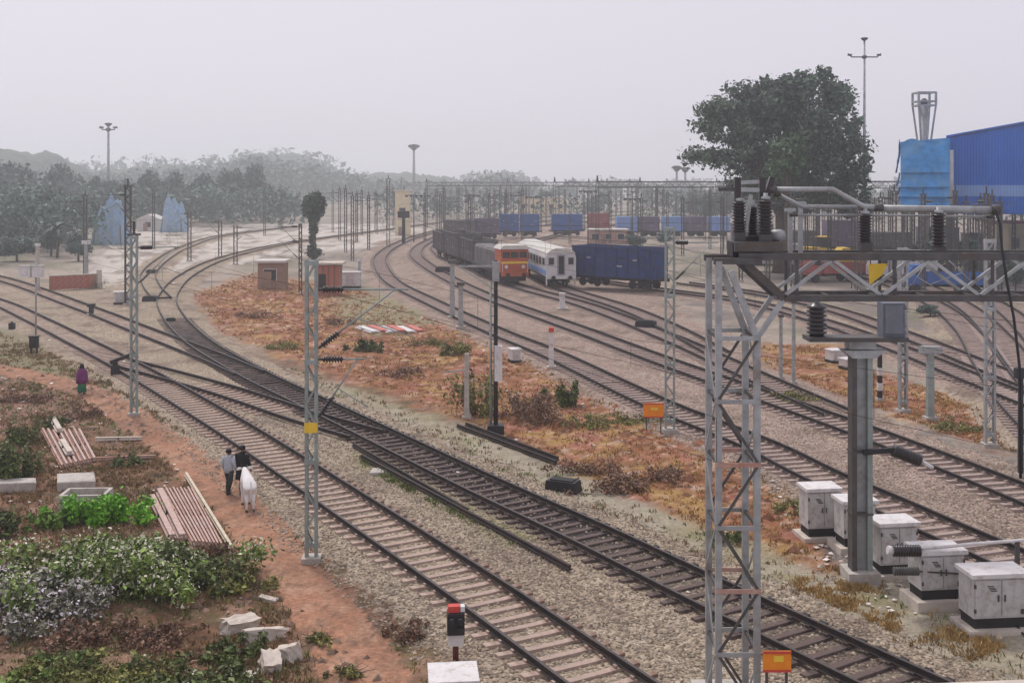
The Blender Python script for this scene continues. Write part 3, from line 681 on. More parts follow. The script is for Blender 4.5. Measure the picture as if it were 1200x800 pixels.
def truck(px, py, label, mat, rz, box=True):
    p = G(px, py); t = thing('parked_truck', label, 'truck', p, rz)
    MB().prism([(-3.6, .9), (-2.0, .9), (-2.0, 2.9), (-3.0, 2.9), (-3.6, 1.9)], -1.1, 1.1).build('cab', mat, t); MB().box((-2.45, -1.12, 2.3), (.7, .03, .6)).build('window', glass, t); MB().box((.3, 0, .85), (7.4, 1.0, .25)).build('chassis', under, t)
    if box: MB().box((1.1, 0, 2.3), (5.6, 2.3, 2.6)).build('cargo_box', mat, t)
    else:
        for nm, c_, d_ in (('side_board', (1.1, -1.1, 1.6), (5.6, .1, 1.1)), ('side_board', (1.1, 1.1, 1.6), (5.6, .1, 1.1)), ('tail_board', (3.85, 0, 1.6), (.1, 2.1, 1.1)), ('bed', (1.1, 0, 1.05), (5.5, 2.1, .12))): MB().box(c_, d_).build(nm, mat, t)
    for x in (-2.7, 1.7, 2.8):
        for s_ in (-1, 1): MB().lathe((x, s_*1.0, .5), (0, s_, 0), [(-.15, .5), (.15, .5)], 14).build('wheel', under, t)
truck(1010, 316, 'yellow open truck parked beyond the beam insulator', yellow, .1, False); truck(900, 318, 'pale covered truck parked behind the portal tower', plaster, -.1); truck(1055, 332, 'white covered truck parked below the blue annex', coach_w, .15); truck(1130, 318, 'yellow covered truck parked below the blue shed', cream, 0); truck(1105, 345, 'blue open truck parked beside the curving tracks', blue_box, -.2, False); truck(975, 330, 'rust-red open truck beside the loader', red_wag, .25, False)
# ------------------------------------------------------------------ masts
def insulator(b, p, q, r=.085, sheds=9, core=.45):
    p, q = Vector(p), Vector(q); L = (q-p).length; prof = []
    for i in range(sheds):
        h = L*(i+.5)/sheds; w_ = L/sheds*.32; prof += [(h-w_*1.4, r*core), (h-w_*.6, r), (h+w_*.3, r*.95), (h+w_*.9, r*core)]
    b.lathe(p, q-p, [(0, r*.5)]+prof+[(L, r*.5)], 10); return b
def cantilever(t, z, reach, sx, rz_out, mat=steel):
    # a tubular bracket with two dark insulators, local coords, reaching in direction rz_out
    d = Vector((math.cos(rz_out), math.sin(rz_out), 0)); o = d*.22
    top0 = Vector((0, 0, z))+o; low0 = Vector((0, 0, z-1.75))+o; tip = Vector((0, 0, z-.05))+d*reach; mid = Vector((0, 0, z-.05))+d*(reach*.86)
    for p, q, nm in ((top0, tip, 'stay_tube'), (low0, mid, 'bracket_tube')):
        u = (q-p).normalized(); i1 = p+u*.12; i2 = p+u*.72
        MB().tube([p, i1], .04).build('clamp', steel_d, t); insulator(MB(), i1, i2, .11, 7).build('insulator', porcelain, t); MB().tube([i2, q], .03, 6).build(nm, mat, t)
    MB().tube([low0+(mid-low0)*.5, Vector((0, 0, z-1.5))+d*(reach*1.05)], .02, 6).build('register_arm', mat, t)
def lattice_mast(label, p, ht, wd=.34, mat=steel, rz=0.0, plate=None, canti=None, cap=None, group=None, detail=True, name='overhead_mast', thick=.05):
    t = thing(name, label, 'mast', p, rz, group); dp = wd*.55
    MB().box((0, 0, .0), (wd+.22, wd+.2, .3)).build('foundation', concrete, t)
    ch = MB()
    for s in (-1, 1):
        c1 = MB().box((s*wd/2, 0, ht/2), (thick, dp, ht)); c1.box((s*(wd/2-.035), -dp/2+.01, ht/2), (.07, .018, ht)); c1.box((s*(wd/2-.035), dp/2-.01, ht/2), (.07, .018, ht)); c1.build('leg', mat, t)
    n = max(4, int(ht/.62)); stp = (ht-.3)/n
    if detail:
        for sy in (-1, 1):
            for i in range(n):
                z0 = .3+i*stp; s = 1 if i % 2 else -1
                MB().bar((-s*wd/2, sy*(dp/2+.012), z0), (s*wd/2, sy*(dp/2+.012), z0+stp), .012, .055).build('lacing_bar', mat, t)
        for z in (.5, ht*.33, ht*.66, ht-.1): MB().box((0, 0, z), (wd+.07, dp+.05, .14)).build('batten', mat, t)
    else:
        b = MB()
        for i in range(n):
            z0 = .3+i*stp; s = 1 if i % 2 else -1; b.bar((-s*wd/2, 0, z0), (s*wd/2, 0, z0+stp), .05, .05)
        b.build('lacing', mat, t)
    if plate: MB().box((0, -dp/2-.05, plate), (wd+.06, .03, .3)).build('number_plate', yellow, t)
    for c_ in (canti or []): cantilever(t, *c_)
    if cap == 'insulator':
        MB().box((0, 0, ht+.05), (wd+.3, .2, .1)).build('cap', steel_d, t); insulator(MB(), (0, 0, ht+.1), (0, 0, ht+.7), .1, 6).build('insulator', porcelain, t)
    return t
def mast_px(px, pb, pt): p = G(px, pb); return p, wp(0, pt, p.y).z-p.z
p, h = mast_px(365, 657, 304)
lattice_mast('tall grey-green lattice mast with yellow number band standing beside the footpath', p, h, .33, steel_g, .05, plate=wp(0, 500, p.y).z-p.z, canti=[(h-.9, 2.9, 1, .15, steel_g), (h-3.0, 1.6, 1, .25, steel_g)])
p, h = mast_px(157, 487, 276)
lattice_mast('pale green lattice mast with dark cap above the woman in purple', p, h, .32, steel_g, .1, cap='insulator', canti=[(h-.6, 2.6, 1, .7, steel_g)])
p, h = mast_px(785, 508, 266)
lattice_mast('grey lattice mast with orange board at its foot in the yard middle', p, h, .42, steel_g, -.1, canti=[(h-.7, 2.6, 1, .5, steel_g)])
m785 = p
p, h = mast_px(150, 357, 218)
lattice_mast('dark tall mast with pointed insulator top behind the pale green mast', p, h, .55, steel_d, 0, cap='insulator', canti=[(h-.8, 2.6, 1, 2.8, steel_d)])
p, h = mast_px(1058, 483, 290)
lattice_mast('pale lattice mast behind the grey steel stand at right', p, h, .4, steel, .2, canti=[(h-.6, 2.4, 1, .4, steel)])
p, h = mast_px(1160, 524, 280)
lattice_mast('pale lattice mast standing in orange grass near the right edge', p, h, .4, steel, -.1, canti=[(h-.6, 2.4, 1, 2.6, steel)])
p, h = mast_px(352, 345, 262)
lattice_mast('slim dark mast just left of the brown-trunked bulb tree', p, h, .3, steel_d, 0, canti=[(h-.3, 2.5, 1, 2.9, steel_d), (h-1.8, 2.5, 1, 2.9, steel_d)])
p, h = mast_px(455, 292, 210)
lattice_mast('dark pointed mast by the bend of the curved tracks', p, h, .55, steel_d, 0, cap='insulator', detail=False)
p, h = mast_px(258, 302, 258)
lattice_mast('brownish mast on the sand with dark bracket, right of the blue shack', p, h, .5, steel_d, 0, detail=False, canti=[(h-.3, 2.5, 1, 2.9, steel_d)])
p, h = mast_px(276, 310, 264)
lattice_mast('brownish mast with dark top at the edge of the orange ground', p, h, .5, steel_d, 0, detail=False, canti=[(h-.3, 2.5, 1, .2, steel_d)])
p, h = mast_px(222, 306, 248)
lattice_mast('purple-grey mast standing on the sand right of the pale green mast', p, h, .5, steel_d, 0, detail=False, canti=[(h-.3, 2.5, 1, 2.8, steel_d)])
# distant masts, all alike
proto = lattice_mast('distant thin grey mast with bracket in the hazy yard wiring', (0, 0, 0), 9.6, .36, steel_d, 0, detail=False, canti=[(9.0, 2.8, 1, .1, steel_d)], group='distant yard masts', cap='insulator', thick=.13)
spots = [(405,296),(413,306),(432,293),(424,276),(498,284),(500,267),(520,262),(538,270),(563,258),(580,262),(640,264),(655,258),(668,286),(684,270),(700,262),(715,287),(728,268),(745,260),(752,292),(770,272),(792,262),(800,300),(812,275),(832,292),(840,264),(846,300),(862,275),(925,318),(938,332),(900,340),(958,290),(985,296),(1035,300),(1070,320),(1088,300),(1120,330),(1145,310),(1172,345),(390,272),(370,268),(310,276),(330,270),(180,292),(100,325),(612,285),(550,300),(888,306),(945,312),(972,325),(1000,340),(1025,330),(1048,345),(1082,350),(1104,312),(1132,352),(1156,362),(1188,318),(868,330),(512,272),(528,256),(546,262),(574,254),(592,268),(620,256),(634,272),(648,250),(662,268),(676,256),(694,276),(708,254),(722,262),(736,278),(758,256),(764,268),(782,282),(798,258),(808,268),(822,256),(826,282),(852,258),(440,270),(462,266),(474,262),(418,284),(398,282)]+[(random.uniform(440, 850), random.uniform(250, 282)) for _ in range(42)]+[(random.uniform(880, 1200), random.uniform(282, 345)) for _ in range(22)]
first = True
for i, (x, y) in enumerate(spots):
    o = proto if first else copy_tree(proto); first = False
    q = G(x, y); o.location = q; k = random.uniform(.92, 1.08); o.scale = (1, 1, k); o.rotation_euler = (0, 0, random.choice((0, math.pi))+random.uniform(-.3, .3))
def t_post(px, pb, pt, label):
    p, h = mast_px(px, pb, pt); t = thing('yard_lamp', label, 'lamp post', p, group='T-shaped lamp posts of the yard')
    MB().tube([(0, 0, 0), (0, 0, h)], [.13, .09], 8).build('pole', steel_d, t); MB().box((0, 0, h), (3.4, .2, .16)).build('crossarm', steel_d, t)
    for x in (-1.4, -.5, .5, 1.4): MB().box((x, -.15, h-.18), (.5, .4, .26)).build('lamp', steel_d, t)
for x, b_, tp, l in ((485,284,229,'T-shaped lamp post right of the cream cabin'),(553,277,229,'T-shaped lamp post left of the yellow building'),(602,277,229,'T-shaped lamp post at the left end of the blue containers'),(625,278,231,'T-shaped lamp post in front of the yellow building'),(689,286,224,'T-shaped lamp post left of the red container wagon'),(741,286,233,'T-shaped lamp post above the blue goods wagon')):
    t_post(x, b_, tp, l)
def far_portal(x0, x1, pb, label):
    a, b = G(x0, pb), G(x1, pb); h = 11.6; t = thing('far_portal', label, 'portal', (a.x, a.y, GZ)); L = b.x-a.x; n = max(1, round(L/22))
    for i in range(n+1):
        m = MB()
        for s in (-.25, .25): m.box((L*i/n+s, 0, h/2), (.1, .3, h))
        m.build('column', steel_d, t); MB().tube([(L*i/n, 0, h), (L*i/n, 0, h+1.1)], [.22, .12]).build('insulator', porcelain, t)
    for z in (h-1.0, h): MB().box((L/2, 0, z), (L, .14, .14)).build('chord', steel_d, t)
    m = MB(); k = int(L/1.2)
    for i in range(k): m.bar((L*i/k, 0, h-1 if i % 2 else h), (L*(i+1)/k, 0, h if i % 2 else h-1), .07)
    tag(m.build('lacing', steel_d, t), kind='stuff')
far_portal(500, 690, 263, 'long far overhead portal left of the red container wagon')
far_portal(650, 850, 275, 'nearer of the far overhead portals, above the blue goods wagon')
far_portal(470, 640, 252, 'faintest long overhead portal above the yellow building')
far_portal(620, 860, 246, 'faint overhead portal on the skyline left of the big tree')
far_portal(840, 1060, 268, 'far overhead portal behind the portal tower and big tree')
far_portal(700, 1000, 292, 'nearest dark overhead portal reaching behind the portal tower')
far_portal(980, 1230, 305, 'dark overhead portal below the blue shed')
def overhead_line(k, y0, y1, label, r):
    t = TR[k]; q = t[(t[:, 1] > y0) & (t[:, 1] < y1)]
    if len(q) < 40: return
    q = q[::12]; root = thing('overhead_line', label, 'wire', (float(q[0][0]), float(q[0][1]), 5.6), group='overhead wires above the tracks'); n = len(q)
    con = [(x, y, 5.65) for x, y in q]; cat = [(x, y, 6.35+.75*abs(math.cos(math.pi*i/16))) for i, (x, y) in enumerate(q)]
    MB().tube(con, [r*(.4+y/130) for x, y in q], 5).build('contact_wire', under, root, True); MB().tube(cat, [r*(.4+y/130) for x, y in q], 5).build('catenary_wire', under, root, True)
    for i in range(0, n, 3): MB().tube([con[i], cat[i]], r*.7, 4).build('dropper', under, root, True)
overhead_line('T1', 18, 120, 'thin overhead wires above the foreground track', .009)
overhead_line('T3', 18, 240, 'thin overhead wires above the oily curved track', .009)
overhead_line('T5', 22, 260, 'overhead wires above the track behind the cabinets', .012)
overhead_line('T6', 30, 260, 'overhead wires above the track next beyond', .012)
overhead_line('T7', 62, 240, 'overhead wires above the orange locomotive', .014)
overhead_line('T8', 80, 240, 'overhead wires above the white coach', .014)
overhead_line('T9', 50, 150, 'overhead wires above the blue wagon track', .014)
def high_mast(px, pb, pt, pl, label, arms):
    p = G(px, pb); h = wp(0, pt, p.y).z-p.z; hl = wp(0, pl, p.y).z-p.z; k = p.y/F
    t = thing('high_mast', label, 'light mast', p)
    MB().tube([(0, 0, 0), (0, 0, hl*.5), (0, 0, h)], [2.4*k, 1.8*k, 1.1*k], 10).build('pole', steel, t)
    ar = arms*k
    MB().tube([(-ar, 0, hl+.7*k*6), (-ar*.8, 0, hl), (0, 0, hl), (ar*.8, 0, hl), (ar, 0, hl+.7*k*6)], .8*k, 6).build('arm', steel_d, t)
    MB().lathe((0, 0, hl-2*k), (0, 0, 1), [(0, 2*k), (2*k, 3.6*k), (4*k, 2*k)], 10).build('hub', steel_d, t)
    MB().lathe((0, 0, h-2*k), (0, 0, 1), [(0, 1.6*k), (2*k, 4*k), (3.4*k, 4.4*k), (4*k, 1*k)], 10).build('lamp_head', steel_d, t)
    for s in (-1, 1): MB().box((s*ar*.9, 0, hl+2.4*k), (4.5*k, 3*k, 2*k)).build('lamp', steel_d, t)
high_mast(1013, 321, 46, 67, 'tallest light mast, with curved arms, right of the big tree', 19)
high_mast(127, 262, 146, 152, 'thin tall light mast with short crossarm above the left trees', 9)
high_mast(485, 247, 171, 174, 'faint tall light mast in the haze near the picture middle', 5)
high_mast(793, 252, 196, 199, 'faint short light mast in the haze left of the big tree', 4)
high_mast(803, 250, 198, 200, 'fainter light mast close to the one left of the big tree', 4)
# ------------------------------------------------------------------ near portal (tower, truss beam) and its switchgear
YP, DP = 23.0, 1.15
def portal():
    x0, x1 = (842-600)/F*YP, (887-600)/F*YP; zt = wp(0, 306, YP).z; zk = wp(0, 396, YP).z; g = gz((x0+x1)/2, YP)
    t = thing('portal_structure', 'tall grey lattice portal tower carrying a truss beam to the right edge', 'portal', ((x0+x1)/2, YP, g))
    def tower(x0, x1):
        for yy in (YP, YP+DP):
            MB().box((x0, yy, (g+zt)/2), (.13, .13, zt-g)).build('leg', steel, t, True)
            MB().box((x1, yy, (g+zk)/2), (.13, .13, zk-g)).build('leg', steel, t, True)
            MB().bar((x1, yy, zk), (x0+.25, yy, zt-.2), .10, .13).build('knee_brace', steel, t, True)
            MB().box(((x0+x1)/2, yy, zt), (x1-x0+.2, .11, .13)).build('rung', steel_d, t, True)
        n = 6; st = (zk-g)/n
        for i in range(n+1):
            z = g+.15+i*(zk-g-.15)/n
            for yy in (YP-.075, YP+DP+.075): MB().box(((x0+x1)/2, yy, z), (x1-x0+.13, .03, .09)).build('rung', rust if i in (2, 4) else steel, t, True)
            for xx in (x0, x1): MB().box((xx, YP+DP/2, z), (.05, DP-.13, .08)).build('rung', steel_d, t, True)
        for i in range(n):
            za = g+.2+i*(zk-g-.15)/n; zb = za+(zk-g-.15)/n-.08; s = i % 2
            for yy in (YP-.07, YP+DP+.07): MB().bar((x0 if s else x1, yy, za), (x1 if s else x0, yy, zb), .02, .06).build('lacing_bar', steel_d, t, True)
            for xx in (x0-.07, x1+.07): MB().bar((xx, YP if s else YP+DP, za), (xx, YP+DP if s else YP, zb), .02, .06).build('lacing_bar', steel, t, True)
        MB().box(((x0+x1)/2, YP+DP/2, g+.0), (x1-x0+.7, DP+.7, .5)).build('foundation', concrete, t, True)
    tower(x0, x1); tower(x0+16.4, x1+16.4)
    za, zb = wp(0, 301, YP).z, wp(0, 350, YP).z; xs, xe = x1-.35, x0+17.4; xb = (920-600)/F*YP
    for yy in (YP+.1, YP+DP-.1):
        MB().box(((xs+xe)/2, yy, za), (xe-xs, .12, .15)).build('top_chord', steel_d, t, True)
        MB().box(((xb+xe)/2, yy, zb), (xe-xb, .12, .13)).build('bottom_chord', steel_d, t, True)
        MB().bar((xs+.1, yy, za-.1), (xb, yy, zb), .12, .15).build('end_brace', steel_d, t, True)
        MB().bar((x1, yy, zk-.05), (xb, yy, zb-.02), .09, .1).build('knee_brace', steel, t, True)
        x = xb; i = 0
        while x < xe-1.0:
            a, b = (zb+.05, za-.06) if i % 2 == 0 else (za-.06, zb+.05)
            MB().bar((x, yy, a), (x+1.02, yy, b), .05, .07).build('diagonal', steel, t, True)
            if i % 2 == 0: MB().box((x+.28, yy+.04, (za+zb)/2), (.06, .05, za-zb-.14)).build('vertical', steel_d, t, True)
            x += 1.02; i += 1
    x = xb; i = 0
    while x < xe:
        for z in (za, zb): MB().box((x, YP+DP/2, z), (.07, DP-.36, .07)).build('cross_tie', steel_d, t, True)
        x += 1.02
    # orange board bracketed to the tower foot, on the camera side
    return t, x1, za
PORT, PX1, ZTOP = portal()
def post_insulator(px, yt, yb, label, r=.13, Y=YP+.55, cap=True):
    p, q = wp(px, yb, Y), wp(px, yt, Y); t = thing('post_insulator', label, 'insulator', (p.x, p.y, ZTOP+.08), group='insulators on the portal beam')
    L = q.z-p.z; base = p.z-(ZTOP+.08)
    MB().box((0, 0, max(.05, base/2)), (.24, .24, max(.1, base))).build('foot', steel_d, t)
    insulator(MB(), (0, 0, base), (0, 0, base+L), r*1.15, 10, .72).build('insulator_body', porcelain, t)
    if cap: MB().lathe((0, 0, base+L), (0, 0, 1), [(0, .1), (.06, .1), (.08, .05), (.14, .05)], 10).build('cap', steel, t)
post_insulator(866, 236, 272, 'leftmost brown post insulator on the portal tower top')
post_insulator(882, 243, 274, 'middle brown post insulator on the portal tower top', .11, YP+.85)
post_insulator(897, 234, 274, 'right brown post insulator on the portal tower top', .14, YP+.35)
post_insulator(1014, 251, 284, 'brown post insulator on the beam below the bent pipe')
post_insulator(1100, 250, 290, 'brown post insulator on the beam near the cable drop')
def isolator():
    a = wp(862, 268, YP+.5); t = thing('isolator_switch', 'dark isolator switch with blades and clamps on top of the tower', 'switch', (a.x, a.y, ZTOP+.08))
    Y = YP+.55
    def Z(px, py): return wp(px, py, Y)
    MB().box((wp(884, 0, Y).x, Y, ZTOP+.2), (1.0, .9, .2)).build('base_frame', steel_d, t, True)
    MB().bar(Z(862, 283), Z(912, 281), .16, .2).build('mount_beam', black, t, True)
    for x0, y0, x1, y1, w_ in ((864, 208, 864, 236, .13), (893, 208, 893, 234, .13), (905, 208, 897, 234, .12)): MB().bar(Z(x0, y0), Z(x1, y1), w_, .12).build('contact_blade', porcelain, t, True)
    MB().bar(Z(862, 214), Z(890, 213), .09, .08).build('top_bar', steel, t, True)
    MB().bar(Z(842, 222), Z(862, 222), .07, .07).build('arcing_horn', steel_d, t, True)
    MB().bar(Z(862, 222), Z(907, 223), .1, .09).build('switch_arm', steel, t, True)
    MB().bar(Z(874, 272), Z(880, 228), .07, .07).build('drive_rod', steel, t, True)
    MB().lathe(Z(903, 276), (1, 0, 0), [(0, .12), (.2, .14), (.3, .1)], 10).build('drive_clamp', steel, t, True)
    MB().box(Z(876, 292), (.75, .6, .3)).build('drive_box', black, t, True)
isolator()
def busbars():
    Y = YP+.55; P = lambda x, y, dy=0: wp(x, y, Y+dy)
    def bar_(label, pts, r, dy=0, mat=steel, nm='bus_pipe'):
        a = P(*pts[0], dy); t = thing(nm, label, 'pipe', a); MB().tube([P(x, y, dy) for x, y in pts], r, 8).build('tube', mat, t, True)
        for x, y in (pts[0], pts[-1]): MB().lathe(P(x, y, dy)-Vector((.08, 0, 0)), (1, 0, 0), [(0, r*1.5), (.16, r*1.5)], 8).build('clamp', steel_d, t, True)
    bar_('upper bent grey pipe running from the switch to the beam insulators', [(905, 222), (940, 222), (976, 222), (1012, 242), (1030, 243)], .055)
    bar_('lower bent grey pipe between switch and horizontal pipe', [(910, 227), (940, 242), (1014, 243)], .045, .35)
    bar_('long straight grey pipe on top of the beam insulators', [(1012, 244), (1100, 245), (1166, 246)], .075, .1)
    bar_('thin grey pipe just beneath the long straight pipe', [(930, 252), (1014, 252), (1160, 254)], .025, .3)
    a = P(1166, 247); t = thing('drop_cable', 'dark flexible cable dropping from the pipe end past the beam', 'cable', a)
    MB().tube([P(x, y, -.5 if y > 270 else 0) for x, y in ((1166, 246), (1172, 262), (1174, 290), (1180, 330), (1188, 372), (1192, 405), (1196, 440), (1196, 560))], .03, 8).build('sheath', black, t, True)
    for px, l in ((926, 'left thin upright post'), (938, 'right thin upright post')):
        b, q = P(px, 298, .4), P(px, 238 if px > 930 else 246, .4); t = thing('pipe_support', l+' between tower and bent pipes', 'post', b)
        MB().bar(b, q, .09, .09).build('upright', steel, t, True); MB().box(q, (.22, .12, .07)).build('saddle', steel, t, True)
busbars()
def tri():
    Y = YP+.62; t = thing('triangle_board', 'yellow triangular board hanging inside the truss beam', 'sign', wp(1028, 306, Y))
    MB().prism([(wp(1018, 0, Y).x, wp(0, 309, Y).z), (wp(1040, 0, Y).x, wp(0, 309, Y).z), (wp(1034, 0, Y).x, wp(0, 322, Y).z), (wp(1019, 0, Y).x, wp(0, 334, Y).z)], Y, Y+.02).build('plate', yellow, t, True)
    for x in (1020, 1038): MB().bar(wp(x, 309, Y+.01), wp(x, 300, Y+.01), .02).build('hook', steel_d, t, True)
tri()
def board(px0, px1, y0, y1, Y, label, post_to=None):
    a = wp((px0+px1)/2, y1, Y); g = gz(a.x, Y); t = thing('warning_board', label, 'sign', (a.x, Y, g)); w_ = (px1-px0)/F*Y; z0, z1 = wp(0, y1, Y).z, wp(0, y0, Y).z
    MB().box((a.x, Y, (z0+z1)/2), (w_, .03, z1-z0)).build('plate', orange, t, True)
    for zz in (z0+.03, z1-.03): MB().box((a.x, Y-.02, zz), (w_, .02, .05)).build('border', red, t, True)
    MB().box((a.x+.03, Y-.02, (z0+z1)/2+.06), (w_*.35, .012, .12)).build('mark', yellow, t, True)
    for s in (-.35, .35): MB().box((a.x+s*w_, Y+.04, (g+z1)/2-.05), (.05, .05, z1-g)).build('stake', steel_d, t, True)
board(894, 927, 762, 787, 22.6, 'orange warning board at the foot of the portal tower')
board(754, 778, 472, 489, m785.y-.1, 'orange warning board at the foot of the middle yard mast')
# grey steel stand with platform
def stand():
    p = G(1008, 678); Y = p.y; W = lambda x, y, yy=Y: wp(x, y, yy)
    t = thing('steel_stand', 'grey steel column with wide T-shaped top platform right of the portal tower', 'stand', p)
    zt = W(0, 412).z; w_ = 24/F*Y
    MB().box((p.x, Y, (p.z+zt)/2), (w_*.5, .1, zt-p.z)).build('web', steel, t, True)
    for s in (-1, 1): MB().box((p.x+s*w_*.38, Y, (p.z+zt)/2), (w_*.24, .42, zt-p.z)).build('flange', steel_g if s > 0 else steel_d, t, True)
    for y in (528, 600): MB().box((p.x, Y, W(0, y).z), (w_+.04, .46, .06)).build('band', steel_d, t, True)
    MB().box((p.x, Y, p.z+.1), (.9, .9, .4)).build('foundation', concrete, t, True)
    MB().prism([(W(985, 0).x, W(0, 409).z), (W(1036, 0).x, W(0, 409).z), (W(1022, 0).x, zt-.15), (W(996, 0).x, zt-.15)], Y-.3, Y+.3).build('bracket', steel, t, True)
    MB().box((p.x, Y, W(0, 403).z), (w_*1.3, .5, .24)).build('head', steel, t, True)
    MB().box((W(1002, 0).x, Y, W(0, 396).z), (115/F*Y, .8, .12)).build('platform', steel_d, t, True)
    # arm with dark insulator on the right
    z = W(0, 527).z
    MB().bar((p.x, Y-.3, z), W(1046, 527, Y-.3), .1, .14).build('arm', black, t, True)
    insulator(MB(), W(1046, 527, Y-.3), W(1079, 540, Y-.3), .19, 11, .8).build('insulator', porcelain, t, True)
    MB().tube([W(1079, 540, Y-.3), W(1093, 548, Y-.3)], .06).build('end_fitting', white, t, True)
    zp = W(0, 393.5).z
    q = W(957, 394); u = thing('bushing', 'dark ribbed bushing on the left end of the stand platform', 'insulator', (q.x, Y, zp))
    MB().lathe((0, 0, 0), (0, 0, 1), [(0, .2)]+[(h, r) for i in range(7) for h, r in ((.06+i*.12, .2), (.09+i*.12, .29), (.13+i*.12, .29), (.16+i*.12, .2))]+[(.95, .15)], 16).build('bushing_body', porcelain, u)
    MB().lathe((0, 0, .95), (0, 0, 1), [(0, .08), (.16, .08)], 8).build('terminal', steel, u)
    q = W(1044, 394); u = thing('control_box', 'slate grey box on the right end of the stand platform', 'box', (q.x, Y, zp))
    MB().box((0, 0, .48), (.62, .5, .96)).build('case', M('slate_paint', (.13, .14, .17), .6, .15), u); MB().box((.34, -.05, .55), (.07, .2, .4)).build('gland', steel, u); MB().box((0, -.265, .5), (.5, .03, .8)).build('lid', M('slate_lid', (.16, .17, .20), .6, .15), u)
stand()
# white relay cabinets
def cabinet(px0, px1, yt, yb, label, rz, big_plinth=False, gray=False):
    p = G((px0+px1)/2, yb); k = p.y/F; w_ = (px1-px0)*k*.86; h = (yb-yt)*k; t = thing('relay_cabinet', label, 'cabinet', p, rz, 'white relay cabinets in a row'); d = .75
    ph = .28 if big_plinth else .14; bh = .26; body = h-ph-bh-.1
    MB().box((0, d/2, ph/2-.1), (w_+.34, d+.3, ph+.2)).build('plinth', concrete_w, t)
    MB().box((0, d/2, ph+bh/2), (w_-.08, d-.06, bh)).build('base', under, t)
    MB().box((0, d/2, ph+bh+body/2), (w_, d, body)).build('body', cab_m, t)
    MB().box((0, d/2, h-.05), (w_+.14, d+.16, .10)).build('lid', white, t)
    for s in (-1, 1):
        dr = MB().box((s*w_*.245, -.015, ph+bh+body/2), (w_*.46, .03, body-.12)).build('door', cab_m, t)
        MB().box((s*w_*.06, -.045, ph+bh+body*.5), (.03, .04, .16)).build('handle', steel_d, dr)
    for s in (-1, 1):
        for q in (.2, .8): MB().box((s*(w_*.48), -.03, ph+bh+body*q), (.05, .03, .1)).build('hinge', steel_d, t)
    for i in range(4): MB().box((-w_*.2+.03*i, -.035, ph+bh+body*.8-.04*i), (.16, .01, .018)).build('vent_slot', under, t)
    MB().tube([(w_*.3, .05, ph+.05), (w_*.33, -.16, .06), (w_*.45, -.45, .0)], .03, 6).build('cable', under, t)
    MB().box((w_*.5-.16, -.04, ph+bh+.16), (.1, .03, .12)).build('lock', steel_d, t)
cabinet(943, 988, 570, 632, 'white relay cabinet farthest left, standing on orange grass', .12)
cabinet(985, 1031, 588, 647, 'white relay cabinet half hidden behind the grey stand', .12)
cabinet(1027, 1080, 612, 678, 'white relay cabinet just right of the grey stand', .14)
cabinet(1074, 1136, 647, 717, 'white relay cabinet on pale raised plinth, second from right', .12, True)
cabinet(1134, 1212, 673, 744, 'large white relay cabinet nearest the camera at the right edge', .10)
def low_pipe():
    Y = 29.2; a = wp(1046, 645, Y); g = gz(wp(1190, 0, Y).x, Y); t = thing('pipe_barrier', 'white horizontal pipe with black insulator end in front of the cabinets', 'pipe', (wp(1190, 0, Y).x, Y, g))
    insulator(MB(), wp(1046, 645, Y), wp(1079, 645, Y), .165, 11, .82).build('insulator', porcelain, t, True)
    MB().tube([wp(1040, 644, Y), wp(1046, 645, Y)], .12).build('end_cap', white, t, True)
    MB().tube([wp(1079, 643, Y), wp(1140, 637, Y), wp(1290, 626, Y)], .045).build('tube', white, t, True)
    for x in (1192, 1285): MB().box((wp(x, 0, Y).x, Y, (g+wp(0, 634, Y).z)/2), (.1, .1, wp(0, 634, Y).z-g)).build('post', steel_d, t, True)
    insulator(MB(), wp(1047, 669, Y), wp(1077, 669, Y), .12, 10, .82).build('insulator', steel_d, t, True)
    MB().bar(wp(1077, 669, Y), wp(1192, 676, Y), .04).build('tie_rod', steel_d, t, True)
low_pipe()
# ------------------------------------------------------------------ signals and posts
def shunt_signal():
    p = G(534, 776); k = p.y/F; t = thing('shunt_signal', 'small red, black and white shunting signal beside the foreground track', 'signal', p, .1)
    Z = lambda y: wp(0, y, p.y).z-p.z
    MB().tube([(0, 0, -.05), (0, 0, Z(752))], .07).build('post', M('dark_red', (.13, .03, .03), .6), t)
    MB().box((0, 0, Z(747)), (18*k, .28, 14*k)).build('white_panel', white, t)
    MB().box((0, -.02, Z(728)), (20*k, .34, 25*k)).build('lamp_case', black, t)
    for dx, dz in ((-5, 5), (5, -5), (5, 5)): MB().lathe((dx*k, -.2, Z(728)+dz*k), (0, -1, 0), [(0, 3.4*k), (.12, 3.6*k)], 10).build('lens_hood', black, t)
    MB().box((-2*k, 0, Z(712)), (14*k, .2, 7*k)).build('top_plate', red, t); MB().box((8*k, 0, Z(712)), (5*k, .2, 6*k)).build('white_tip', white, t)
shunt_signal()
def block():
    Y = 23.55; p = wp(532, 800, Y); g = gz(p.x, Y); zt = .43; t = thing('equipment_case', 'pale white box at the bottom edge below the shunting signal', 'box', (p.x, Y, g), .1)
    MB().box((0, .4, (zt-g)/2), (.98, .9, zt-g)).build('case', white, t); MB().box((0, .4, zt-g+.02), (1.08, 1.0, .05)).build('lid', white, t); MB().box((-.05, -.07, (zt-g)*.5), (.7, .03, (zt-g)*.7)).build('door', cab_m, t)
block()
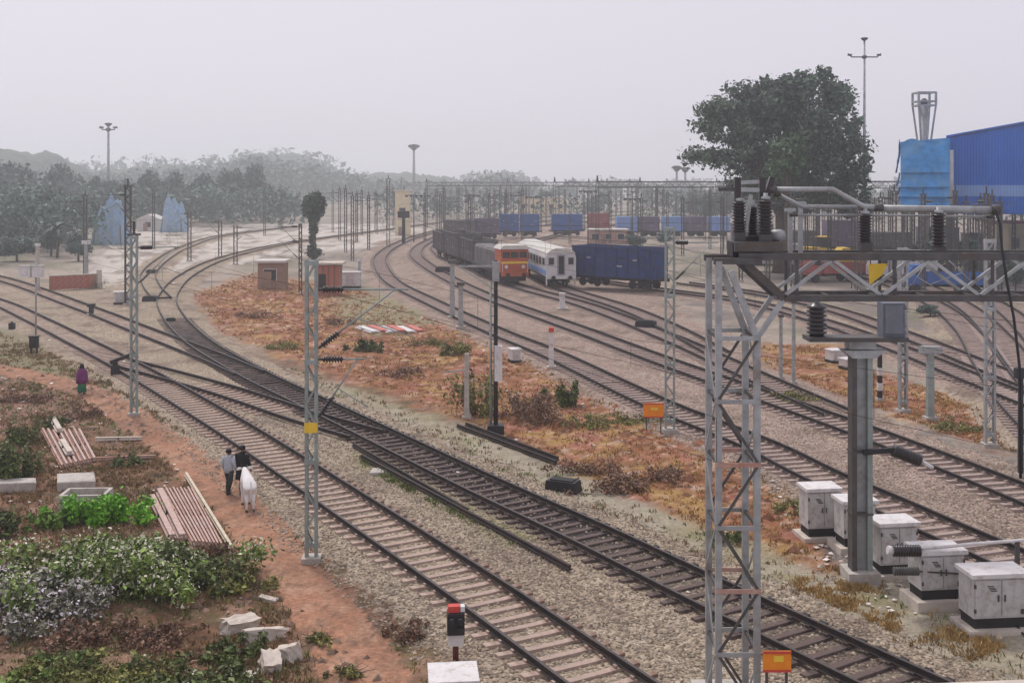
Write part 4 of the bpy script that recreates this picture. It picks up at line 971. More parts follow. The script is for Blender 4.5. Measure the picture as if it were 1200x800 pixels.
def signal_post():
    p = G(581, 507); t = thing('signal_mast', 'tall black signal post with long white case, in the middle waste ground', 'signal', p); Z = lambda y: wp(0, y, p.y).z-p.z; k = p.y/F
    MB().box((0, 0, .15), (.75, .75, .5)).build('foundation', black, t)
    MB().tube([(0, 0, 0), (0, 0, Z(305))], [.10, .085], 10).build('post', under, t)
    MB().box((3*k, -.1, Z(425)), (9*k, .3, 41*k)).build('case', white, t)
    MB().tube([(-6*k, 0, 0), (-6*k, 0, Z(330))], .055).build('cable_pipe', steel_g, t)
    MB().box((0, 0, Z(318)), (.32, .3, .9)).build('signal_head', steel, t)
    for i in range(2): MB().lathe((0, .16, Z(318)-.22+.44*i), (0, 1, 0), [(0, .12), (.2, .13)], 10).build('lens_hood', black, t)
    MB().bar((0, 0, Z(312)), (-44*k, 0, Z(312)), .07, .09).build('bracket_arm', steel, t); MB().bar((-44*k, 0, Z(312)), (0, 0, Z(340)), .05).build('bracket_stay', steel, t)
    for i in range(14): MB().box((-3*k, -.02, .7+i*.42), (6*k, .03, .03)).build('rung', steel_d, t)
signal_post()
def plain_post(px, pb, pt, wd, mat, label, name='marker_post', cat='post', arm=None, top=None, band=None):
    p, h = mast_px(px, pb, pt); k = p.y/F; t = thing(name, label, cat, p); w_ = wd*k
    MB().box((0, 0, h/2-.1), (w_, w_, h+.2), 0, .85).build('shaft', mat, t)
    MB().box((0, 0, 0), (w_*1.8, w_*1.8, .3)).build('foot', concrete, t)
    if top: MB().box((0, 0, h+.1), (w_*top[0], w_*1.4, top[1]*k)).build('head', top[2], t)
    if arm: MB().bar((0, 0, h*arm[0]), (arm[1]*k, 0, h*arm[0]+arm[2]*k), .05, .06).build('arm', steel, t)
    if band:
        for q in band: MB().box((0, 0, h*q), (w_*1.08, w_*1.08, h*.16)).build('band', white, t)
    return t
plain_post(646, 434, 388, 6, white, 'white marker post beside the track right of the signal post', top=(1.0, 5, red))
plain_post(659, 363, 346, 7, white, 'short white marker post in front of the white coach', top=(1.0, 3, cab_m))
plain_post(547, 490, 414, 6, concrete, 'grey concrete post with thin side arm left of the signal post', arm=(.75, -28, -3))
plain_post(540, 386, 334, 6, steel, 'grey post in the pair left of the signal arm, nearer one', top=(1.5, 4, steel_d))
plain_post(530, 374, 308, 6, steel, 'grey post in the pair left of the signal arm, farther one', top=(1.6, 4, steel_d))
plain_post(1031, 469, 414, 5, black, 'black and white banded post in orange grass', band=(.3, .62))
plain_post(1090, 492, 412, 8, steel_g, 'grey-green post with short box on its top at right', top=(3.0, 8, steel))
plain_post(1196, 562, 440, 5, black, 'black post with round head at the right edge', top=(2.6, 12, black))
plain_post(101, 332, 285, 4, steel, 'thin pale pole with white lamp head before the left trees', top=(2.2, 4, white))
plain_post(473, 287, 252, 4, black, 'black signal post with forked head before the cream cabin', name='signal_post', cat='signal', top=(3.4, 8, black))
plain_post(421, 336, 306, 3, steel, 'short white pole right of the white cabinet', top=(1.4, 2, white))
plain_post(44, 340, 288, 4, concrete, 'leaning pale pole beside the white junction boxes', top=(1.2, 3, white))
plain_post(107, 371, 359, 5, black, 'small black ground signal between the left tracks', name='ground_signal', cat='signal', top=(1.5, 4, black), arm=(.6, 4, 0))
plain_post(930, 452, 356, 4, steel, 'thin pale pole seen right of the portal tower', top=(1.4, 3, steel_d))
plain_post(915, 446, 372, 4, steel, 'thin pale pole close to the portal tower', top=(1.4, 3, steel_d))
def junction():
    p, h = mast_px(42, 397, 306); k = p.y/F; t = thing('junction_post', 'thin pole carrying two white boxes beside the far left tracks', 'post', p)
    MB().tube([(0, 0, 0), (0, 0, h)], .07).build('pole', steel, t); MB().bar((-18*k, 0, h-1.0), (10*k, 0, h-1.0), .06).build('crossarm', steel_d, t)
    for x, w_ in ((-11, 13), (4, 12)): b = MB().box((x*k, -.2, h-.75), (w_*k, .35, 13*k)).build('box', white, t); MB().box((x*k, -.2, h-.75+7*k), (w_*k*1.1, .45, .05)).build('lid', cab_m, b)
junction()
def black_box():
    p = G(40, 414); t = thing('trackside_box', 'black trackside box on short legs in dry grass at left', 'box', p, .2)
    MB().box((0, 0, .75), (.55, .42, .75)).build('case', black, t); MB().box((0, 0, 1.15), (.64, .5, .07)).build('lid', black, t); MB().box((0, -.22, .75), (.4, .03, .55)).build('door', under, t)
    for sx in (-.18, .18): MB().box((sx, 0, .15), (.09, .2, .6)).build('leg', under, t)
black_box()
p = G(14, 386); t = thing('trackside_lamp', 'tiny dark ground lamp by the track at the far left', 'lamp', p); MB().box((0, 0, .25), (.4, .35, .45)).build('case', under, t); MB().lathe((0, 0, .47), (0, 0, 1), [(0, .12), (.12, .06)], 8).build('cap', under, t)
def lever():
    p = G(135, 441); t = thing('point_lever', 'black point machine with raised arm beside the foreground track', 'point machine', p, .35)
    MB().box((0, 0, .2), (.5, .35, .8)).build('case', black, t); MB().box((0, 0, .62), (.3, .25, .3)).build('lever_head', black, t)
    MB().bar((-.3, 0, .75), (.9, .1, 1.15), .16, .2).build('arm', black, t); MB().box((.95, .1, 1.15), (.3, .22, .3)).build('weight', black, t); MB().bar((0, .1, .0), (0, 1.2, .05), .06).build('rod', steel_d, t)
lever()
def point_machine(px, py, label, rz, s=1.0):
    p = G(px, py); t = thing('point_motor', label, 'point machine', p, rz)
    MB().prism([(-.5*s, 0), (.5*s, 0), (.45*s, .32*s), (-.45*s, .32*s)], -.25*s, .25*s).build('case', black, t); MB().box((0, 0, .33*s), (.7*s, .36*s, .05*s)).build('lid', under, t); MB().bar((0, .2*s, .12), (0, 1.2*s, .12), .06).build('rod', steel_d, t)
point_machine(660, 575, 'black point motor lying beside the oily track', -.45, 1.25)
point_machine(178, 321, 'dark point motor by the far left siding', 0, 1.3); point_machine(176, 354, 'dark point motor where the siding joins the oily track', 0, 1.4)
point_machine(757, 385, 'dark point motor left of the middle yard mast', -.4, 1.6); point_machine(520, 320, 'dark point motor before the grey hopper wagons', -.3, 2.0); point_machine(200, 548-170, 'dark point motor inside the bend of the oily track', .4, .8)
def crate(px, py, w_, h_, label):
    p = G(px, py); t = thing('ground_cabinet', label, 'cabinet', p, .3); MB().box((0, 0, h_/2), (w_, .8, h_)).build('body', white, t); MB().box((0, 0, h_+.04), (w_+.12, .92, .08)).build('lid', white, t); MB().box((0, 0, .08), (w_+.06, .84, .2)).build('base', under, t); MB().box((0, -.41, h_*.55), (w_*.7, .03, h_*.7)).build('door', cab_m, t)
crate(980, 424, 1.1, .75, 'low white ground cabinet in orange grass, left one'); crate(995, 432, .9, .6, 'low white ground cabinet in orange grass, right one'); crate(603, 424, .6, .8, 'pale ground cabinet right of the signal post'); crate(142, 356, 1.3, 1.1, 'pale ground cabinet at the foot of the dark tall mast')
# ------------------------------------------------------------------ poles, slabs and rubble on the left
def pole_(a, b, wd, mat, label, group, h=.15, z=0.0, name='stacked_pole'):
    pa, pb = G(*a), G(*b); d = pb-pa; L = math.hypot(d.x, d.y); o = MB()
    t = thing(name, label, 'pole', ((pa.x+pb.x)/2, (pa.y+pb.y)/2, (pa.z+pb.z)/2+.04+z), math.atan2(d.y, d.x), group)
    # a flat-footed rail section
    me = MB().prism([(-wd/2, 0), (wd/2, 0), (wd/2, h*.25), (wd*.22, h*.4), (wd*.22, h*.7), (wd*.34, h*.75), (wd*.34, h), (-wd*.34, h), (-wd*.34, h*.75), (-wd*.22, h*.7), (-wd*.22, h*.4), (-wd/2, h*.25)], -L/2, L/2, 'x')
    me.build('shaft', mat, t); MB().box((0, 0, h*.5), (.04, wd*1.05, h*.9)).build('joint', steel_d, t)
ordn = ['first','second','third','fourth','fifth','sixth','seventh','eighth','ninth','tenth','eleventh','twelfth','thirteenth','fourteenth']
rust2 = M('pale_rust', (.50, .36, .31), .85, .2, 5, bump=.2)
for i in range(8):
    pole_((50+i*6.1, 506+(i % 3)), (73+i*5.4, 550-i*1.2), .13, rust if i % 2 == 0 else rust2, 'rusty pinkish steel bar in the far pile, '+ordn[i]+' from the left', 'bars of the far pile', .16)
pole_((62, 497), (70, 512), .3, concrete_w, 'short pale bar lying across the top of the far pile', None, .16, .2); pole_((73, 525), (82, 540), .32, concrete_w, 'short pale bar lying across the middle of the far pile', None, .16, .2)
for i in range(9):
    pole_((190+i*4.3, 578-(i % 2)), (226+i*4.2, 641+i*.4), .085, rust2 if i % 2 else rust, 'thin pinkish steel bar in the near pile, '+ordn[i]+' from the left', 'bars of the near pile', .15)
pole_((178, 586), (202, 634), .26, rust2, 'thick pale pink bar, outermost left of the near pile', None, .18); pole_((187, 579), (214, 634), .28, rust2, 'thick pale pink bar, second from left in near pile', None, .2)
pole_((218, 560), (271, 647), .14, M('pale_wood', (.58, .50, .38), .9, .2, 5), 'long thin pale pole along the right side of near pile', None, .13, .05, 'wooden_pole')
pole_((112, 517), (166, 516), .2, concrete_w, 'pale pole lying across the ground beyond the far pile', None, .14); pole_((108, 541), (182, 538), .13, rust, 'thin brown pole lying near the weeds', None, .12)
def slab(pts, h, label, mat=concrete, name='concrete_slab'):
    P = [G(*q) for q in pts]; cx = sum((p for p in P), Vector())/4; t = thing(name, label, 'slab', (cx.x, cx.y, cx.z))
    lo = [(p.x, p.y, cx.z-.15) for p in P]; hi = [(p.x, p.y, cx.z+h) for p in P]
    MB().quadbox(lo+hi).build('slab_body', mat, t, True); MB().quadbox([(cx.x+(p[0]-cx.x)*.96, cx.y+(p[1]-cx.y)*.96, cx.z+h+.001) for p in lo]+[(cx.x+(p[0]-cx.x)*.93, cx.y+(p[1]-cx.y)*.93, cx.z+h+.02) for p in lo]).build('worn_top', concrete, t, True)
slab([(-20, 577), (42, 575), (42, 569), (-20, 571)], .32, 'long low pale concrete beam at the left edge'); slab([(67, 575), (112, 573), (110, 562), (67, 564)], .3, 'flat pale concrete slab beyond the concrete trough')
def trough():
    p = G(96, 600); t = thing('concrete_trough', 'open pale concrete trough behind the bright green bush', 'trough', p, .05)
    for nm, cc, d in (('front_wall', (0, 0, .3), (1.55, .12, .62)), ('back_wall', (0, .9, .3), (1.55, .12, .62)), ('side_wall', (-.72, .45, .3), (.12, .78, .62)), ('side_wall', (.72, .45, .3), (.12, .78, .62)), ('floor_slab', (0, .45, .05), (1.3, .78, .1))): MB().box(cc, d).build(nm, concrete, t)
trough()
def rubble(px, py, d, rz, tilt, label, seed):
    p = G(px, py); rng = random.Random(seed); bm = bmesh.new(); bmesh.ops.create_cube(bm, size=1); bmesh.ops.subdivide_edges(bm, edges=bm.edges[:], cuts=3, use_grid_fill=True)
    for v in bm.verts:
        for k in range(3): v.co[k] += rng.uniform(-.075, .075)
        v.co = Vector((v.co.x*d[0], v.co.y*d[1], v.co.z*d[2]))
    me = bpy.data.meshes.new('concrete_chunk'); bm.to_mesh(me); bm.free(); o = link('concrete_chunk', me, concrete_w); o.location = p+Vector((0, 0, d[2]*.35)); o.rotation_euler = (tilt, 0.15, rz); tag(o, label, 'rubble', 'broken concrete near the bottom left')
rubble(281, 737, (.95, .38, .34), .95, .2, 'broken pale concrete piece, upper left of the rubble', 1); rubble(309, 748, (1.05, .36, .32), .65, -.15, 'longest broken concrete piece in the rubble', 2)
rubble(317, 783, (.42, .55, .35), .4, .3, 'angular concrete lump at the bottom of the rubble', 3); rubble(337, 772, (.4, .5, .4), 1.2, -.3, 'pointed concrete lump rightmost in the rubble', 4); rubble(290, 796, (.35, .3, .2), .2, .1, 'small white concrete lump at the bottom edge', 5); rubble(314, 703, (.5, .16, .14), -.2, .1, 'thin curved pale fragment by the footpath', 6)
for i, (a, b, l) in enumerate((((414, 527), (548, 606), 'upper loose rusty rail lying in grass between the two tracks'), ((424, 540), (668, 673), 'long loose rusty rail lying in gravel between the two tracks'), ((536, 502), (652, 546), 'loose rail nearer the signal post, beyond the oily track'), ((546, 500), (654, 541), 'parallel loose rail farther from the oily track'))):
    pole_(a, b, .14, rail_m, l, None, .16, .02, 'loose_rail')
for i in range(6):
    a, b = (422+i*11.5, 384-(i % 2)), (440+i*10.5, 390-(i % 2)); pole_(a, b, .9, white if i % 2 == 0 else M('faded_red', (.50, .16, .13), .8), ('white' if i % 2 == 0 else 'faded red')+' painted board on the ground, '+('first', 'second', 'third', 'fourth', 'fifth', 'sixth')[i]+' from the left', 'red and white boards on the waste ground', .12, .0, 'painted_board')
slab([(433, 558), (462, 557), (458, 551), (436, 552)], .06, 'flat white slab between the foreground and oily tracks')
slab([(1085, 806), (1240, 800), (1240, 770), (1110, 776)], .2, 'pale concrete slab in the bottom right corner') if False else None
def parapet():
    Y = 8.0; a, b = wp(1095, 800, Y), wp(1420, 786, Y); t = thing('parapet', 'pale concrete bridge parapet edge at the bottom right corner', 'parapet', (a.x, Y, a.z-1))
    MB().quadbox([(a.x, Y-.3, a.z-1.2), (b.x, Y-.3, b.z-1.2), (b.x, Y, b.z-1.2), (a.x, Y, a.z-1.2), (a.x, Y-.3, a.z), (b.x, Y-.3, b.z), (b.x, Y, b.z), (a.x, Y, a.z)]).build('coping', concrete_w, t, True)
    MB().box(((a.x+b.x)/2, Y-.15, (a.z-1.2+GZ)/2), (b.x-a.x-.1, .24, a.z-1.2-GZ)).build('pier', concrete, t, True)
parapet()
# ------------------------------------------------------------------ people and the cow
def skinned(name, pts, edges, rad, mat, parent, levels=2):
    me = bpy.data.meshes.new(name); me.from_pydata(pts, edges, []); me.update(); o = link(name, me, mat, parent)
    md = o.modifiers.new('skin', 'SKIN'); md.use_smooth_shade = True
    sv = me.skin_vertices[0].data
    for i, r in enumerate(rad): sv[i].radius = (r if isinstance(r, tuple) else (r, r)); sv[i].use_root = (i == 0)
    o.modifiers.new('sub', 'SUBSURF').levels = levels; o.modifiers['sub'].render_levels = levels
    return o
def person(px, py, label, ht, rz, kind):
    p = G(px, py); t = thing('person', label, 'person', p, rz); k = ht/1.7
    # facing local -y ; mid-stride
    J = {'pel': (0, 0, .92), 'che': (0, -.01, 1.27), 'nec': (0, -.02, 1.45), 'hea': (0, -.04, 1.56), 'top': (0, -.03, 1.66),
         'hl': (.10, 0, .88), 'kl': (.11, -.12, .48), 'al': (.11, -.07, .07), 'tl': (.12, -.22, .03), 'hr': (-.10, 0, .88), 'kr': (-.11, .03, .48), 'ar': (-.11, .17, .09), 'tr': (-.12, .05, .02),
         'sl': (.19, 0, 1.39), 'el': (.25, .05, 1.11), 'wl': (.25, -.05, .87), 'fl': (.25, -.08, .78), 'sr': (-.19, 0, 1.39), 'er': (-.25, -.02, 1.11), 'wr': (-.25, -.14, .88), 'fr': (-.25, -.17, .79)}
    rad = {'pel': (.15, .11), 'che': (.16, .11), 'nec': .06, 'hea': (.085, .10), 'top': .06, 'hl': .09, 'kl': .06, 'al': .04, 'tl': .035, 'hr': .09, 'kr': .06, 'ar': .04, 'tr': .035, 'sl': .07, 'el': .045, 'wl': .03, 'fl': .03, 'sr': .07, 'er': .045, 'wr': .03, 'fr': .03}
    ks = list(J); ix = {n: i for i, n in enumerate(ks)}; E = [('pel','che'),('che','nec'),('nec','hea'),('hea','top'),('pel','hl'),('hl','kl'),('kl','al'),('al','tl'),('pel','hr'),('hr','kr'),('kr','ar'),('ar','tr'),('che','sl'),('sl','el'),('el','wl'),('wl','fl'),('che','sr'),('sr','er'),('er','wr'),('wr','fr')]
    def sc(v): return (v[0]*k, v[1]*k, v[2]*k)
    def rr(r): return tuple(q*k for q in r) if isinstance(r, tuple) else r*k
    skinned('body', [sc(J[n]) for n in ks], [(ix[a], ix[b]) for a, b in E], [rr(rad[n]) for n in ks], skin_m, t)
    # nose, ears and fingers at the size they show
    def L(rings, name, mat, n=12): MB().loft([(sc(c_), a*k, b*k) for c_, a, b in rings], n).build(name, mat, t)
    L([((0, -.01, 1.55), .10, .12), ((0, .0, 1.62), .108, .125), ((0, 0, 1.68), .09, .10), ((0, 0, 1.71), .03, .03)], 'hair', hair_m)
    def arm(s, mat, w_=1.0):
        S, E_, W_ = (J['sl'], J['el'], J['wl']) if s > 0 else (J['sr'], J['er'], J['wr'])
        mid = tuple((a+b)/2 for a, b in zip(E_, W_))
        MB().loft([(sc(S), .085*k*w_, .09*k*w_), (sc(E_), .066*k*w_, .07*k*w_), (sc(mid), .056*k*w_, .06*k*w_), (sc(W_), .048*k*w_, .05*k*w_)], 10).build('sleeve', mat, t)
    def legc(s, mat, w_=1.0):
        h, kn, an = (J['hl'], J['kl'], J['al']) if s > 0 else (J['hr'], J['kr'], J['ar'])
        MB().loft([(sc(h), .115*k*w_, .125*k*w_), (sc(kn), .082*k*w_, .09*k*w_), (sc((an[0], an[1], an[2]+.03)), .066*k*w_, .075*k*w_)], 10).build('trouser_leg', mat, t)
    for s in (-1, 1):
        S = J['fl'] if s > 0 else J['fr']
        for i in range(4): MB().tube([sc((S[0]+s*.0, S[1]-.03+.02*i, S[2]+.02)), sc((S[0], S[1]-.035+.02*i, S[2]-.06-.008*(i % 3)))], [.011*k, .008*k], 6).build('finger', skin_m, t)
        an = J['tl'] if s > 0 else J['tr']; MB().loft([(sc((an[0], an[1]+.20, .05)), .045*k, .05*k), (sc((an[0], an[1]+.08, .045)), .05*k, .045*k), (sc((an[0], an[1]-.04, .03)), .045*k, .03*k)], 8).build('shoe', black, t)
    if kind == 'black':
        L([((0, .03, .50), .235, .25), ((0, .02, .72), .215, .21), ((0, 0, .98), .20, .165), ((0, -.01, 1.25), .225, .165), ((0, -.01, 1.40), .20, .14), ((0, -.02, 1.47), .08, .08)], 'long_coat', black_c, 16)
        for s in (-1, 1): arm(s, black_c, 1.15); legc(s, black_c)
    elif kind == 'grey':
        L([((0, .01, .80), .20, .16), ((0, 0, 1.0), .19, .15), ((0, -.01, 1.25), .215, .155), ((0, -.01, 1.40), .195, .13), ((0, -.02, 1.47), .075, .075)], 'shirt', grey_c, 16)
        for s in (-1, 1): arm(s, grey_c); legc(s, dark_c, 1.05)
    else:
        L([((0, .04, .10), .25, .26), ((0, .03, .45), .235, .23), ((0, 0, .92), .19, .16)], 'skirt', green_c, 16)
        L([((0, .02, .60), .32, .24), ((0, .01, .85), .33, .25), ((0, 0, 1.15), .30, .215), ((0, -.01, 1.36), .22, .155), ((0, -.02, 1.46), .10, .10)], 'shawl', purple_c, 16)
        L([((0, .02, 1.40), .15, .14), ((0, .02, 1.55), .125, .135), ((0, .02, 1.68), .10, .11), ((0, .02, 1.72), .03, .03)], 'headscarf', M('dark_scarf', (.03, .015, .03), .9), 14)
    return t
person(284, 577, 'person in a long black coat walking on the footpath', 1.72, 2.7, 'black')
person(268, 578, 'person in pale grey shirt and dark trousers beside the one in black', 1.62, 2.7, 'grey')
person(96, 462, 'person in purple shawl and green skirt on the path at left', 1.6, .3, 'purple')
def cow():
    p = G(293, 599); t = thing('cow', 'white young cow seen from behind on the footpath', 'cow', p, .38)
    # local +y is forward (away from camera), rear legs at y=0
    P = [(0, .0, .93), (0, .35, .90), (0, .75, .90), (0, 1.0, .97), (0, 1.2, 1.12), (0, 1.36, 1.14), (0, 1.56, 1.0),
         (.13, .02, .80), (.125, .10, .56), (.115, -.05, .36), (.115, .0, .06), (-.13, .02, .80), (-.125, .10, .56), (-.115, -.05, .36), (-.115, .0, .06),
         (.13, .95, .72), (.12, .93, .40), (.12, .95, .05), (-.13, .95, .72), (-.12, .93, .40), (-.12, .95, .05)]
    E = [(0,1),(1,2),(2,3),(3,4),(4,5),(5,6),(0,7),(7,8),(8,9),(9,10),(0,11),(11,12),(12,13),(13,14),(3,15),(15,16),(16,17),(3,18),(18,19),(19,20)]
    r = [(.20,.21),(.23,.25),(.23,.26),(.19,.23),(.11,.14),(.10,.11),(.065,.065),.13,.085,.05,.04,.13,.085,.05,.04,.10,.055,.04,.10,.055,.04]
    skinned('body', P, E, r, white_hide, t)
    MB().tube([(0, -.17, 1.10), (0, -.26, .95), (0, -.25, .65), (0, -.24, .42)], [.03, .022, .018, .03], 8).build('tail', white_hide, t)
    for s in (-1, 1):
        MB().loft([((s*.10, 1.30, 1.2), .02, .03), ((s*.2, 1.30, 1.19), .03, .06), ((s*.28, 1.3, 1.15), .01, .02)], 8).build('ear', white_hide, t)
        MB().tube([(s*.06, 1.32, 1.24), (s*.12, 1.32, 1.34)], [.02, .008], 6).build('horn', hoof_m, t)
        for y in (.0, .95): MB().lathe((s*.118, y, -.02), (0, 0, 1), [(0, .055), (.07, .045)], 8).build('hoof', hoof_m, t)
cow()
# ------------------------------------------------------------------ vegetation
def leafmat(name, col, isl=.45, var=.35, scale=.6, rough=.6): return M(name, col, rough, var, scale, island=isl, spec=.25)
def leaves(blobs, n, size, rng, shell=.55, flat=.35, jit=.12, asp=.55):
    B = np.array(blobs, float); vol = (B[:, 3]*B[:, 4]*B[:, 5])**.7; i = rng.choice(len(B), n, p=vol/vol.sum())
    d = rng.normal(size=(n, 3)); d /= np.linalg.norm(d, axis=1)[:, None]; r = shell+(1-shell)*rng.random(n)**.6; r *= 1+jit*rng.normal(size=n)
    P = B[i, :3]+d*r[:, None]*B[i, 3:6]; P[:, 2] = np.maximum(P[:, 2], .03)
    nrm = d*.6+rng.normal(size=(n, 3))*.7+np.array([0, 0, flat]); nrm /= np.linalg.norm(nrm, axis=1)[:, None]
    a = np.cross(nrm, rng.normal(size=(n, 3))); a /= np.maximum(1e-6, np.linalg.norm(a, axis=1))[:, None]; b = np.cross(nrm, a)
    s = size*(.5+1.3*rng.random(n)**2)[:, None]
    V = np.stack([P-a*s, P+b*s*asp+nrm*s*.15, P+a*s, P-b*s*asp+nrm*s*.15], 1)
    return V.reshape(-1, 3), np.arange(n*4).reshape(n, 4)
def blobset(rng, rx, ry, rz, cz, n, k=.42, top=1.0):
    out = []
    for i in range(n):
        d = rng.normal(size=3); d /= np.linalg.norm(d); r = rng.random()**.4*.72
        if d[2] < -.55: d[2] *= .5
        q = k*rng.uniform(.65, 1.25); out.append((d[0]*r*rx, d[1]*r*ry, cz+d[2]*r*rz, rx*q, ry*q, rz*q*.85))
    return out
def trunk(t, ht, r, rng, blobs, limbs=6, mat=bark):
    b = MB(); sway = rng.normal(size=2)*.04*ht
    pts = [(0, 0, -.2), (sway[0]*.4, sway[1]*.4, ht*.35), (sway[0], sway[1], ht*.62)]; b.tube(pts, [r*1.3, r*.95, r*.6], 9)
    for i in range(limbs):
        q = blobs[int(rng.integers(len(blobs)))]; m = Vector(pts[2])*.75; mid = (m+Vector(q[:3]))/2+Vector((0, 0, .05*ht)); b.tube([m, mid, q[:3]], [r*.5, r*.3, r*.1], 6)
    b.build('trunk', mat, t)
lf_big = leafmat('leaf_dark', (.078, .118, .075), .6, .5, .35); lf_hazed = leafmat('leaf_hazed', (.10, .15, .125), .35, .35, .2)  # far leaves paled towards blue-green: part of the haze is in their colour
def big_tree():
    Y = 140.0; k = Y/F; cx = (914-600)/F*Y; t = thing('big_tree', 'large dark spreading tree left of the tall light mast', 'tree', (cx, Y, GZ)); rng = np.random.default_rng(5)
    def W(px, py): q = wp(px, py, Y); return q.x-cx, q.z-GZ
    bl = []
    spec = [(850,125,26,22),(880,110,28,22),(915,105,30,20),(950,108,30,20),(985,120,24,22),(840,155,28,22),(875,150,34,28),(920,150,38,32),(965,150,34,30),(995,165,20,26),(850,185,30,20),(890,190,36,26),(935,195,38,28),(975,195,32,28),(995,215,18,24),(915,222,36,20),(960,228,34,20),(880,218,22,16),(835,140,18,14),(1000,140,12,14),(826,182,14,8),(1003,232,12,14),(905,98,14,12),(945,98,14,12),(990,238,16,14),(930,240,26,14),(925,112,24,20),(935,128,26,20),(900,128,26,20),(1000,205,16,24),(960,92,14,10)]
    for px, py, rx, rz in spec:
        x, z = W(px, py)
        for yy in range(7): bl.append((x+rng.normal()*rx*k*.42, rng.uniform(-4.8, 4.8), z+rng.normal()*rz*k*.42, rx*k*rng.uniform(.42, .7), rx*k*.6, rz*k*rng.uniform(.38, .62)))
    V, Fq = leaves(bl, 40000, .28, rng, .4, .4, jit=.3)
    link('crown', np_mesh('crown', V, Fq), lf_big, t)
    b = MB(); b.tube([(0, 0, -.3), (.3, 0, 4), (.2, 0, 8)], [1.1, .85, .7], 10)
    for i in range(26):
        q = bl[int(rng.integers(len(bl)))]; b.tube([(.2, 0, 7.0), ((.2+q[0])/2, q[1]/2, (8+q[2])/2+1), q[:3]], [.5, .3, .1], 6)
    b.build('trunk', bark, t)
    g = thing('leafy_sapling', 'paler green bushy tree in front of the big tree', 'tree', (cx-1.2, Y-9, GZ)); rng = np.random.default_rng(8)
    z0 = wp(0, 172, Y-9).z-GZ; bl = blobset(rng, 3.0, 2.6, 3.0, z0-1.5, 12, .42); V, Fq = leaves(bl, 3400, .24, rng, .3, jit=.35); link('crown', np_mesh('crown', V, Fq), leafmat('leaf_mid', (.07, .125, .055)), g); trunk(g, z0, .3, rng, bl)
big_tree()
def far_wood(name, label, prof, Y, dz, n, seed):
    rng = np.random.default_rng(seed); px = rng.uniform(prof[0][0], prof[-1][0], n//60); bl = []
    xs, ys = zip(*prof)
    for q in px:
        yy = Y*rng.uniform(.95, 1.25); top = H+(YH-np.interp(q, xs, ys))/F*Y*1.05; top *= rng.uniform(.72, 1.0); r = top*rng.uniform(.28, .42); x = (q-600)/F*yy
        bl.append((x, yy, max(r*.5, top-r*.8), r*1.25, r*1.2, r*.85)); bl.append((x+rng.normal()*r*.5, yy, top*.45, r*1.3, r*1.2, top*.42))
    V, Fq = leaves(bl, n, dz, rng, .45); V[:, 2] += GZ
    tag(link(name, np_mesh(name, V, Fq), lf_hazed), label, 'wood', kind='stuff')
# crown variants for the trees behind
crowns = []
for v in range(4):
    rng = np.random.default_rng(40+v); bl = blobset(rng, 1.0, 1.0, .80, .82, 14, .42); V, Fq = leaves(bl, 2600, .075, rng, .4); me = np_mesh('crown', V, Fq); me.materials.append(lf_hazed)
    b = MB(); b.tube([(0, 0, -.1), (.02, 0, .5), (0, 0, .95)], [.07, .05, .03], 7)
    for i in range(5): q = bl[i]; b.tube([(0, 0, .6), (q[0]*.5, q[1]*.5, (.75+q[2])/2), q[:3]], [.03, .02, .008], 5)
    tm = b.mesh('trunk'); tm.materials.append(bark); crowns.append((me, tm))
def tree_px(px, pb, pt, wpx, label, v, group, mat=None):
    x, Y = at(px, pb); h = wp(0, pt, Y).z-GZ; t = thing('tree', label, 'tree', (x, Y, GZ), v*1.3, group); k = h/1.62; kx = wpx*Y/F/2/.98
    for me, nm in zip(crowns[v % 4], ('crown', 'trunk')):
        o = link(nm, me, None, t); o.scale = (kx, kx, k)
    return t
TL = [(-30,262,190,90),(20,262,186,90),(58,260,192,70),(95,258,196,60),(115,262,202,36),(140,264,206,40),(170,262,200,42),(200,262,193,44),(235,260,198,46),(268,258,194,40),(300,258,192,44),(40,280,212,60),(75,284,222,46),(100,280,230,40),(10,288,240,40),(-25,285,230,50),(60,300,262,40),(20,306,276,46),(92,306,272,40),(-15,310,270,40),(-60,300,240,60)]
near = 0; farn = 0
for i, (x, b_, tp, w_) in enumerate(TL):
    if b_ < 270:
        farn += 1; lab = 'hazy tall tree in the back row at left, '+ordn[farn-1]+' from the left edge'; g = 'hazy back row of trees'
    else:
        near += 1; lab = 'dark green tree, '+['lowest behind the brick wall', 'left of the blue shack', 'just left of the tall light mast foot', 'behind the cream building', 'cut by the left edge, middle height', 'nearest the palm', 'before the white junction boxes', 'just right of the palm', 'cut by the left edge, lowest', 'beyond the left edge'][near-1]; g = 'nearer trees at left'
    tree_px(x, b_, tp, w_, lab, i, g)
for i, (x, b_, tp, w_) in enumerate([(745,292,273,34),(780,288,270,26),(1100,322,262,60),(1150,330,270,50),(1190,345,290,34),(1090,372,356,30),(700,256,226,34),(850,262,214,40),(880,300,250,40),(820,262,226,36),(640,250,224,40),(520,252,228,40)]):
    tree_px(x, b_, tp, w_, 'small tree '+['above the blue wagon, left one', 'above the blue wagon, right one', 'below the blue shed, left one', 'below the blue shed, middle one', 'by the cream house at right', 'low beside the curving tracks', 'right of the red container wagon, hazy', 'left of the big tree, tallest hazy', 'under the big tree', 'left of the big tree, lower hazy', 'beside the yellow building', 'right of the cream cabin, hazy'][i], i, 'small trees in the yard')
far_wood('left_wood', 'dense grey-green wood behind the sand and shacks at left', [(-160,196),(0,202),(60,208),(110,214),(170,212),(240,208),(300,210),(345,222)], 300, .75, 26000, 29)
far_wood('undergrowth', 'dark green undergrowth below the left trees', [(-160,216),(-40,214),(20,214),(70,216),(104,219)], 185, .42, 15000, 37)
